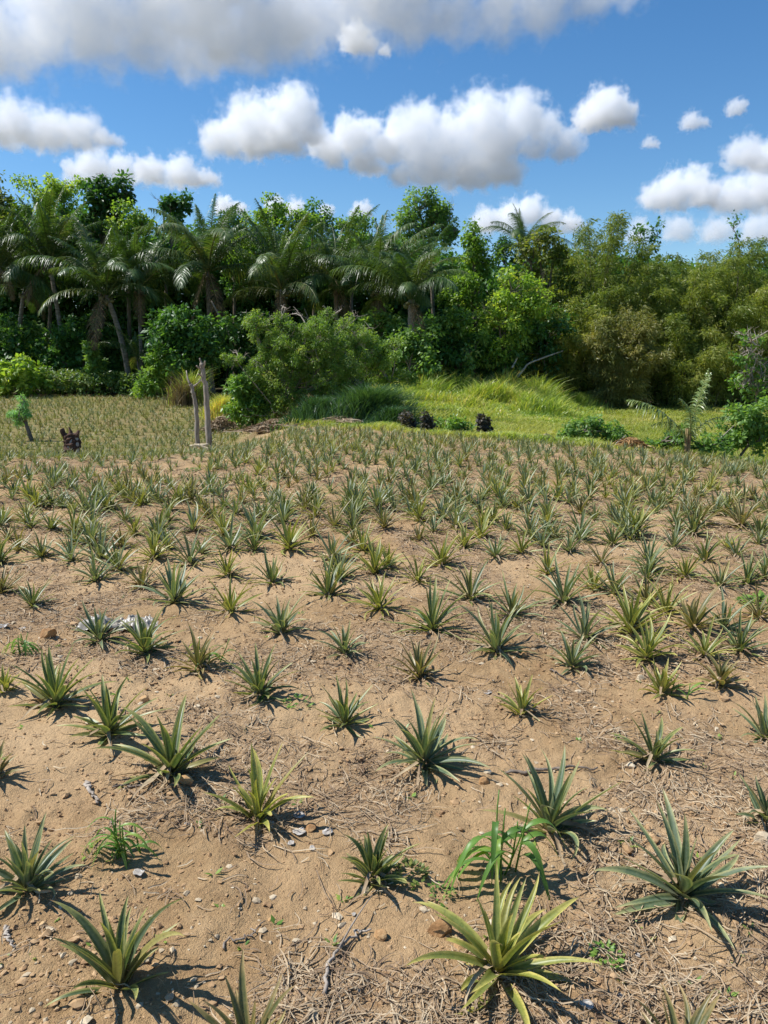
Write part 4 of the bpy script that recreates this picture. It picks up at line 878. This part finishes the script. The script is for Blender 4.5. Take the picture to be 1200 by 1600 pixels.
for q_, s_ in enumerate([
 (290, 1222, 34, 'light brown stone at the foot of the spreading dark plant'), (688, 1458, 46, 'largest rust-coloured stone behind the largest yellow-green plant'),
 (722, 1484, 40, 'rust-coloured stone half hidden by the largest yellow-green plant'), (597, 1464, 30, 'orange stone alone left of the largest rust-coloured stone'),
 (485, 1298, 26, 'tan stone lying between the white scraps'), (423, 1440, 16, 'small orange stone in the middle of the smooth soil patch'),
 (488, 1590, 34, 'tan stone at the bottom edge right of the cut-off plant'), (570, 1395, 22, 'pale tan stone at the foot of the compact dark plant'),
 (75, 996, 40, 'orange flat stone left of the white plastic bag'), (57, 1103, 30, 'yellowish stone at the foot of the bushy plant near the left edge'),
 (1190, 1315, 40, 'pale yellow stone at the right edge below the grey plant'), (1137, 1467, 22, 'small pale stone below the widest plant at lower right'),
 (757, 1225, 26, 'tan clod-like stone at the foot of the blue-grey plant'), (985, 1200, 24, 'pale clod left of the yellow-edged dark plant'),
 (65, 1452, 26, 'brown stone left of the large dark plant'), (820, 1025, 18, 'small brown stone in the soil at the top of the bare patch'), (610, 1112, 16, 'little dark stone beside the dense silvery plant'),
 (1000, 1062, 20, 'pale stone near the low blue-grey plant'), (225, 1095, 22, 'flat tan stone between two dark plants at left')]):
    stone(*s_, mat=ROCKM if q_ not in (6, 7, 10, 11, 13, 17) else PALEM, seed=q_)
def scrap(px, py, wpx, label, seed, mat=None, name='white_scrap', asp=.55, cat='scrap', group='white scraps on the soil'):
    p = ground_at(px, py); w = wpx / px_per_m(p) * .42; r = rng(seed); g = Geo(); n = 9
    U, V_ = np.meshgrid(np.linspace(-1, 1, n), np.linspace(-1, 1, n)); th = np.arctan2(V_, U)
    mag = np.maximum(np.abs(U), np.abs(V_)); X = np.cos(th) * mag * (.8 + .35 * vnoise(th * 1.3 + 9, mag * 0, seed)); Y = np.sin(th) * mag * asp * 1.6 * (.7 + .5 * vnoise(th * 1.7 + 4, mag * 0, seed + 1))
    Z = .35 * mag ** 2 * vnoise(U * 1.2 + 3, V_ * 1.2, seed) + .25 * (vnoise(U * 2.5 + seed, V_ * 2.5, seed) - .3)
    top = np.stack([X * w, Y * w, Z * w + .006], -1).reshape(-1, 3); bot = top - np.array([0, 0, .0025])
    i = np.arange(n - 1)[:, None] * n + np.arange(n - 1)[None]; Q = np.stack([i, i + 1, i + n + 1, i + n], -1).reshape(-1, 4)
    e = np.concatenate([np.arange(n), np.arange(1, n) * n + n - 1, (n - 1) * n + np.arange(n - 2, -1, -1), np.arange(n - 2, 0, -1) * n]); e2 = np.roll(e, -1); m = n * n
    g.add(np.concatenate([top, bot]), np.concatenate([Q, Q[:, ::-1] + m, np.stack([e, e + m, e2 + m, e2], -1)]))
    o = g.obj(name, mat or WHITEM, loc=p); o.rotation_euler = (0, 0, r.random() * 6.28); return tag(o, label, cat, group)
for q_, s_ in enumerate([(420, 1292, 22, 'white scrap nearest the foot of the sparse two-leaved plant'), (467, 1302, 26, 'curled white scrap just left of the tan stone'), (512, 1303, 22, 'white scrap just right of the tan stone'),
 (455, 1320, 14, 'small white scrap below the curled one'), (488, 1328, 14, 'small white scrap below the tan stone'), (467, 1277, 22, 'greyish flat scrap behind the curled white one'), (916, 1574, 24, 'white cup-like shard near the bottom edge right of centre'),
 (968, 1559, 12, 'tiny pale pink shard right of the white cup-like shard'), (996, 1495, 11, 'tiny white chip below the widest plant'), (292, 1290, 10, 'tiny white chip beside the green weed tuft'), (217, 1366, 22, 'pale scrap behind the large dark plant'), (553, 1431, 9, 'tiny white chip left of the orange stone'),
 (175, 1287, 9, 'tiny white chip left of the green weed tuft'), (762, 1084, 16, 'grey scrap beside the small yellow-green plant'), (5, 980, 22, 'white scrap at the left edge near the bag'), (35, 984, 14, 'small white scrap between the left edge and the orange flat stone')]):
    scrap(*s_, seed=100 + q_)
def bag():
    p = ground_at(185, 985); g = Geo(); nx, ny = 60, 36; m = px_per_m(p)
    U, V_ = np.meshgrid(np.linspace(-1, 1, nx), np.linspace(-1, 1, ny)); w = 56 / m
    X = U * w * (1 + .15 * vnoise(V_ * 2, U * 0, 3)); Y = V_ * w * .42 * (.7 + .6 * vnoise(U * 1.5, V_ * 0, 4)) + .05 * np.sin(U * 3)
    env = np.clip(1 - np.maximum(np.abs(U), np.abs(V_)) ** 3, 0, 1)
    Z = env * (.015 + .07 * vnoise(U * 2.2 + 7, V_ * 1.6, 5) * (1 - .4 * U)) + .11 * np.abs(fbm(U * 4 + 3, V_ * 4, 6, 3)) + .07 * np.abs(fbm(U * 11, V_ * 9, 9, 2))
    Z = Z + gz(X + p[0], Y + p[1]) - p[2]
    top = np.stack([X, Y, Z], -1).reshape(-1, 3); i = np.arange(ny - 1)[:, None] * nx + np.arange(nx - 1)[None]
    g.add(top, np.stack([i, i + 1, i + nx + 1, i + nx], -1).reshape(-1, 4))
    o = g.obj('plastic_bag', BAGM, loc=p); o.rotation_euler = (0, 0, -.12); tag(o, 'crumpled white plastic bag lying among pineapple plants at left', 'plastic bag')
bag()
def stick(label, pts, wpx, seed, mat='deadwood', name='stick', group='sticks and roots on the soil', fork=False):
    P = np.array([ground_at(a, b) for a, b in pts]); r = rng(seed); p0 = P[0].copy(); t = np.linspace(0, 1, 24); u = np.linspace(0, 1, len(P))
    Q = np.stack([np.interp(t, u, P[:, k]) for k in range(3)], -1); Q[1:-1] = (Q[:-2] + 2 * Q[1:-1] + Q[2:]) / 4; Q[:, :2] += .006 * r.normal(size=(24, 2))
    w = wpx / px_per_m(p0) * .5; Q[:, 2] = gz(Q[:, 0], Q[:, 1]) + w * .8 + .006
    g = Geo(); tube(g, Q - p0, w * np.linspace(1, .45, 24), 6, r.random(), rough=.25, seed=seed)
    if fork: tube(g, bez(Q[10] - p0, Q[13] - p0 + [.02, .05, .03], Q[16] - p0 + [.05, .12, .02], 6), np.linspace(w * .6, w * .2, 6), 5, .6)
    tag(g.obj(name, M[mat], loc=p0), label, 'stick', group)
stick('long curved root bent like a hook near the bottom left of centre', [(505, 1560), (512, 1515), (535, 1480), (560, 1462), (580, 1458)], 7, 1, fork=True)
stick('grey twig lying straight behind the blue-grey plant', [(790, 1213), (845, 1207), (890, 1202), (935, 1207)], 6, 2)
stick('thin wavy root left of the orange stone in the smooth patch', [(345, 1482), (375, 1473), (395, 1466), (410, 1446)], 4, 3)
stick('short pale straw-coloured stick left of the sparse plant', [(135, 1228), (155, 1260)], 7, 4)
stick('thin twig at the top of the bare patch', [(860, 1048), (905, 1072)], 3, 5)
stick('pale stalk lying under the dark plant at left', [(180, 1232), (232, 1234)], 4, 6)
stick('yellow dry leaf stalk at the left edge beside the large dark plant', [(10, 1455), (22, 1485)], 6, 7, name='dry_stalk')
def grass_weed(label, px, py, stems, hpx, seed, lw=.011, arch=1.0):
    p = ground_at(px, py); m = px_per_m(p); h = hpx / m; r = rng(seed); root = empty('grass_weed', p, label, 'weed', 'green weeds among the plants'); gs = Geo(); gl = Geo()
    for i in range(stems):
        b = np.array([r.normal() * .025 * h / .2, r.normal() * .025, 0]); t = b + np.array([r.normal() * .12 * h, r.normal() * .1 * h, h * r.uniform(.5, .8)]); path = bez(b, b * .5 + t * .5 + r.normal(size=3) * .01, t, 6)
        tube(gs, path, np.linspace(.0035, .002, 6), 5, .5)
        for j in range(3):
            o = path[min(j + 1, 5)]; a = r.choice([math.pi, math.pi, 0]) + r.normal() * .7; L = h * r.uniform(.55, .95); q = np.linspace(0, 1, 9); d = np.array([math.cos(a), math.sin(a) * .6, 0])
            P = o + d * (L * (q - .1 * q ** 2))[:, None] * .8; P = P + np.array([0, 0, 1]) * (L * (.75 * q - arch * 1.15 * q ** 2))[:, None]
            S = np.array([-math.sin(a), math.cos(a), .2]); ribbon(gl, P[None], S[None], (lw * np.interp(q, [0, .25, .7, 1], [.5, 1, .75, .03]))[None], r.random(), cup=.35, cols=3)
    gs.obj('stem', M['weed'], root); gl.obj('blade', M['weed'], root)
grass_weed('tall arching bright green grass weed left of the blue-grey plant', 790, 1365, 6, 165, 1, .011)
grass_weed('low spreading green weed tuft above the large dark plant at left', 190, 1335, 7, 95, 2, .006, .9)
grass_weed('short green grass shoot at the foot of the brownish plant', 1050, 1085, 2, 55, 3, .007, .5)
grass_weed('green grass tuft with long blades left of the white bag', 40, 1022, 5, 50, 4, .007, 1.2)
grass_weed('thin green grass behind the plant right of the white bag', 330, 1040, 4, 60, 5, .006, .8)
def herb(label, px, py, wpx, n, seed, mat='weed'):
    p = ground_at(px, py); w = wpx / px_per_m(p) * .5; r = rng(seed); g = Geo(); a = r.random(n) * 6.28; rr = np.sqrt(r.random(n)) * w
    B = np.stack([np.cos(a) * rr, np.sin(a) * rr, .01 + .5 * w * (1 - rr / w) * r.random(n) + gz(p[0] + np.cos(a) * rr, p[1] + np.sin(a) * rr) - p[2]], -1); D = unit(np.stack([np.cos(a), np.sin(a), r.uniform(-.1, .8, n)], -1)); S = unit(np.cross(D, rdir(r, n) * .3 + [0, 0, 1]))
    leaves(g, B, D, S, w * r.uniform(.25, .5, n), w * r.uniform(.08, .16, n), r.random(n)); tag(g.obj('weed', M[mat], loc=p, smooth=False), label, 'weed', 'green weeds among the plants')
herb('small leafy weed right of the largest yellow-green plant', 948, 1497, 48, 60, 1)
herb('clover-like green patch at the right edge in the middle rows', 1188, 945, 60, 140, 2)
herb('tiny leafy weed right of the dark plant above the two-leaved one', 465, 1102, 40, 40, 3)
herb('green leafy weed at the foot of the compact dark plant', 640, 1370, 50, 90, 4, 'olive')
herb('bright little weed between the stump and the crowded rows', 300, 735, 22, 60, 5)
herb('small green weed in the straw below the silvery plant', 690, 1400, 36, 40, 6)
herb('small green sprout left of the middle rows near the left edge', 30, 880, 16, 24, 7)

# ---------------------------------------------------------------- things standing at the back of the field
def post(label, px, py, top, Y, seed, pts, w, forks):
    b = gpt(px, Y, -.1); root = empty('dead_post', b, label, 'dead tree', 'bare dead trunks on the field edge'); g = Geo(); gb = Geo()
    P = np.array([at(a, c, Y) - b for a, c in pts]); P[0, 2] = 0; t = np.linspace(0, 1, 20); u = np.linspace(0, 1, len(P)); Q = np.stack([np.interp(t, u, P[:, k]) for k in range(3)], -1); Q[1:-1] = (Q[:-2] + 2 * Q[1:-1] + Q[2:]) / 4
    r = rng(seed); Q[:, :2] += r.normal(size=(20, 2)) * .008; tube(g, Q, w * np.linspace(1.15, .75, 20), 9, .5, rough=.22, seed=seed)
    for (i, dx, dz, l) in forks: tube(gb, bez(Q[i], Q[i] + np.array([dx * .6, .02, dz * .3]), Q[i] + np.array([dx, r.normal() * .1, dz]), 6), np.linspace(w * .55, w * .25, 6), 6, .6, rough=.2, seed=seed + i)
    g.obj('trunk', M['deadwood'], root); gb.obj('branch', M['deadwood'], root)
post('straight bare dead trunk, right and taller one of the forked pair', 326, 690, 560, 17.6, 1, [(326, 685), (324, 640), (322, 606), (317, 582), (315, 568)], .062, [(15, -.12, .12, 1), (17, .08, .14, 1), (19, -.04, .12, 1), (13, -.1, .06, 1)])
post('leaning bare dead trunk, left and shorter one of the forked pair', 307, 690, 590, 17.8, 2, [(307, 685), (307, 640), (302, 615), (298, 600)], .05, [(17, .22, .16, 1), (19, -.12, .3, 1)])
def stump():
    Y = 15.8; b = gpt(103, Y, -.02); m = px_per_m(b); root = empty('tree_stump', b, 'ragged broken tree stump with pale weathered side at the far left', 'tree stump')
    H = (at(103, 670, Y) - b)[2]; g = Geo(); gp = Geo(); gl = Geo()
    tube(g, bez((0, 0, -.1), (-.04, 0, H * .5), (.02, 0, H * .86), 14), np.interp(np.linspace(0, 1, 14), [0, .2, .7, 1], [.21, .16, .165, .11]), 11, .1, rough=.55, seed=3)
    tube(g, bez((-.06, -.03, .25), (-.2, -.06, .12), (-.27, -.08, -.05), 8), np.linspace(.09, .06, 8), 8, .05, rough=.5, seed=5)
    tube(gp, bez((.13, -.07, -.1), (.09, -.08, H * .4), (.10, -.05, H * .74), 12), np.interp(np.linspace(0, 1, 12), [0, .4, 1], [.075, .06, .035]), 8, .9, rough=.5, seed=6)
    tube(gp, bez((-.02, -.12, H * .45), (-.01, -.12, H * .55), (.03, -.1, H * .7), 6), np.linspace(.05, .02, 6), 6, .9, rough=.6, seed=7)
    tube(gl, bez((-.02, -.02, H * .6), (-.12, -.03, H * .72), (-.2, -.04, H * 1.0), 9), np.linspace(.095, .045, 9), 9, .15, rough=.6, seed=8)
    tube(gl, bez((.03, -.01, H * .7), (.12, -.02, H * .84), (.15, 0, H * .95), 8), np.linspace(.08, .025, 8), 8, .3, rough=.6, seed=9)
    tube(gl, bez((-.02, 0, H * .75), (-.03, 0, H * .9), (-.05, 0, H * 1.05), 6), np.linspace(.06, .015, 6), 6, .3, rough=.6, seed=10)
    g.obj('trunk', plain_mat('stump_wood', [(.3, (.05, .028, .02)), (.55, (.14, .08, .055)), (.75, (.26, .19, .15))], 9, .95, .03, (1, 1, .4)), root, smooth=False)
    gp.obj('bare_wood', plain_mat('weathered_wood', [(.3, (.15, .125, .11)), (.6, (.33, .29, .26))], 12, .9, .02, (1, 1, .3)), root, smooth=False)
    gl.obj('broken_limb', plain_mat('rotten_wood', [(.3, (.05, .028, .02)), (.55, (.17, .10, .07)), (.72, (.40, .35, .31))], 8, .95, .02), root, smooth=False)
stump()
tree('sapling', 'little feathery green sapling with dark trunk in the lower field at left', 'tree', 24.5, 40, [(32, 638, 12, 10), (22, 646, 10, 8), (38, 625, 9, 7), (42, 648, 8, 8), (30, 656, 8, 6)], 'feather', (.085, .012), cl=.15, dens=.8, nl=60, seed=90, trunk=.07, bark='bark', droop=.7, twigs=8)
def debris(label, px, py, Y, seed, n, wpx, mat, name='wood_chunk', rad=.03, group=None, up=.1):
    b = gpt(px, Y); m = px_per_m(b); r = rng(seed); g = Geo()
    for i in range(n):
        a = r.random() * 6.28; L = wpx / m * r.uniform(.4, .9); c = r.normal(size=3) * [wpx / m * .2, .08, .02] + [0, 0, rad + up * r.random()]; d = np.array([math.cos(a), math.sin(a) * .5, r.uniform(-.3, .5)]) * L * .5
        tube(g, bez(c - d, c + r.normal(size=3) * .02, c + d, 6), rad * r.uniform(.5, 1.2) * np.linspace(1, .5, 6), 6, r.random(), rough=.3, seed=seed + i)
    return tag(g.obj(name, mat, loc=b), label, 'wood debris', group)
debris('pale broken wood chunk at the foot of the bare dead trunks', 310, 695, 15.2, 1, 5, 30, PALEM, rad=.05)
def brush_pile(label, px, Y, wpx, hpx, seed, mat, n=700):
    b = gpt(px, Y); m = px_per_m(b); r = rng(seed); g = Geo(); w, h = wpx / m, hpx / m; k = 5
    x = r.normal(size=n) * w * .4; y = r.normal(size=n) * w * .22; z = h * np.exp(-(x / w) ** 2 * 3) * r.random(n); L = r.uniform(.3, .8, n) * w * .6; a = r.normal(size=n) * .7; q = np.linspace(-.5, .5, k)
    P = np.stack([x[:, None] + np.cos(a)[:, None] * L[:, None] * q, y[:, None] + np.sin(a)[:, None] * L[:, None] * q, np.maximum(z[:, None] + h * .35 * (1 - 4 * q ** 2) * r.random((n, 1)) - .04, .0)], -1)
    S = unit(np.stack([-np.sin(a), np.cos(a), r.normal(size=n)], -1)); ribbon(g, P, S, np.full((n, k), .013), r.random(n), cup=.4, cols=3)
    return tag(g.obj('brush_pile', mat, loc=b, smooth=False), label, 'brush pile', 'heaps of dry cuttings along the field edge')
brush_pile('orange-brown heap of dry palm fronds left of the coconut sapling', 995, 16.6, 42, 16, 1, plain_mat('rusty_straw', [(.3, (.20, .10, .04)), (.6, (.40, .24, .10)), (.8, (.55, .42, .24))], 4, .8))
brush_pile('greyish heap of dry cuttings left of the low dense green shrub', 858, 17.6, 26, 12, 2, STRAWM)
brush_pile('brown heap of cuttings below the scraggly bush', 430, 24.3, 60, 16, 3, STRAWM, 900)
brush_pile('long low brown heap of cuttings under the grass clump right of the scraggly bush', 530, 22.6, 70, 12, 4, STRAWM, 900)
brush_pile('pale brown cuttings heap behind the forked dead trunks', 345, 27, 40, 22, 5, STRAWM, 700)
def log(label, pts, Y, w, seed, mat='deadwood'):
    P = np.array([at(a, c, Y + dy) for a, c, dy in pts]); b = P[0].copy(); g = Geo(); t = np.linspace(0, 1, 14); u = np.linspace(0, 1, len(P)); Q = np.stack([np.interp(t, u, P[:, k]) for k in range(3)], -1)
    Q[:, 2] = np.maximum(Q[:, 2], gz(Q[:, 0], Q[:, 1]) + w * .5); tube(g, Q - b, w * np.linspace(1, .5, 14), 7, .8, rough=.2, seed=seed); tag(g.obj('branch', M[mat], loc=b), label, 'branch', 'fallen branches')
log('long pale branch leaning on the heap left of the coconut sapling', [(945, 708, 0), (978, 680, .6)], 16.4, .018, 1)
log('bent dry leaf stalk right of the lone dark shrub', [(768, 690, 0), (775, 678, .2), (783, 674, .3)], 17.8, .022, 2)
log('white fallen branch above the tall grass at the forest edge', [(808, 590, 0), (825, 568, .3), (860, 555, .6), (880, 548, 1)], 41, .06, 3)
log('short pale upright broken branch beside the white fallen one', [(800, 575, 0), (812, 552, .3)], 41, .06, 4)
log('dry stalk leaning in the green shrub at the right edge', [(1120, 690, 0), (1150, 662, .5)], 17, .015, 5)
log('dark leaning trunk between the far field and the grass clump', [(368, 540, 0), (330, 470, 0)], 42, .07, 6, 'bark')
# young coconut palm at the edge of the field
def sapling_palm():
    Y = 15.9; b = gpt(1085, Y); root = empty('young_coconut_palm', b, 'young coconut palm with five pale fronds on the field edge at right', 'palm tree')
    m = px_per_m(b); g = Geo()
    for i in range(6): tube(g, bez((math.cos(i) * .03, math.sin(i) * .03, -.03), (math.cos(i) * .04, math.sin(i) * .04, .25), (math.cos(i) * .05, math.sin(i) * .05, .55), 6), np.linspace(.032, .016, 6), 6, .4)
    g.obj('stem', plain_mat('young_palm_stem', [(.3, (.16, .10, .05)), (.6, (.30, .24, .11)), (.8, (.36, .33, .16))], 5, .7), root)
    for q, (el, be, L, az, nl, rx) in enumerate([(78, 14, 1.45, .35, 34, 0), (52, 50, 1.6, 3.1, 40, 0), (82, 60, 1.15, 3.5, 28, -20), (62, 75, 1.0, .1, 24, 10), (84, 12, 1.5, .2, 26, 0), (58, 95, .95, 3.0, 24, 0)]):
        me = frond_mesh('frond', el, be, L, 'palmyoung', 300 + q, nl, .9, 1.3, .05); o = bpy.data.objects.new('frond', me); C.objects.link(o); o.parent = root; o.location = (0, 0, .3); o.rotation_euler = (R(rx), 0, az)
sapling_palm()
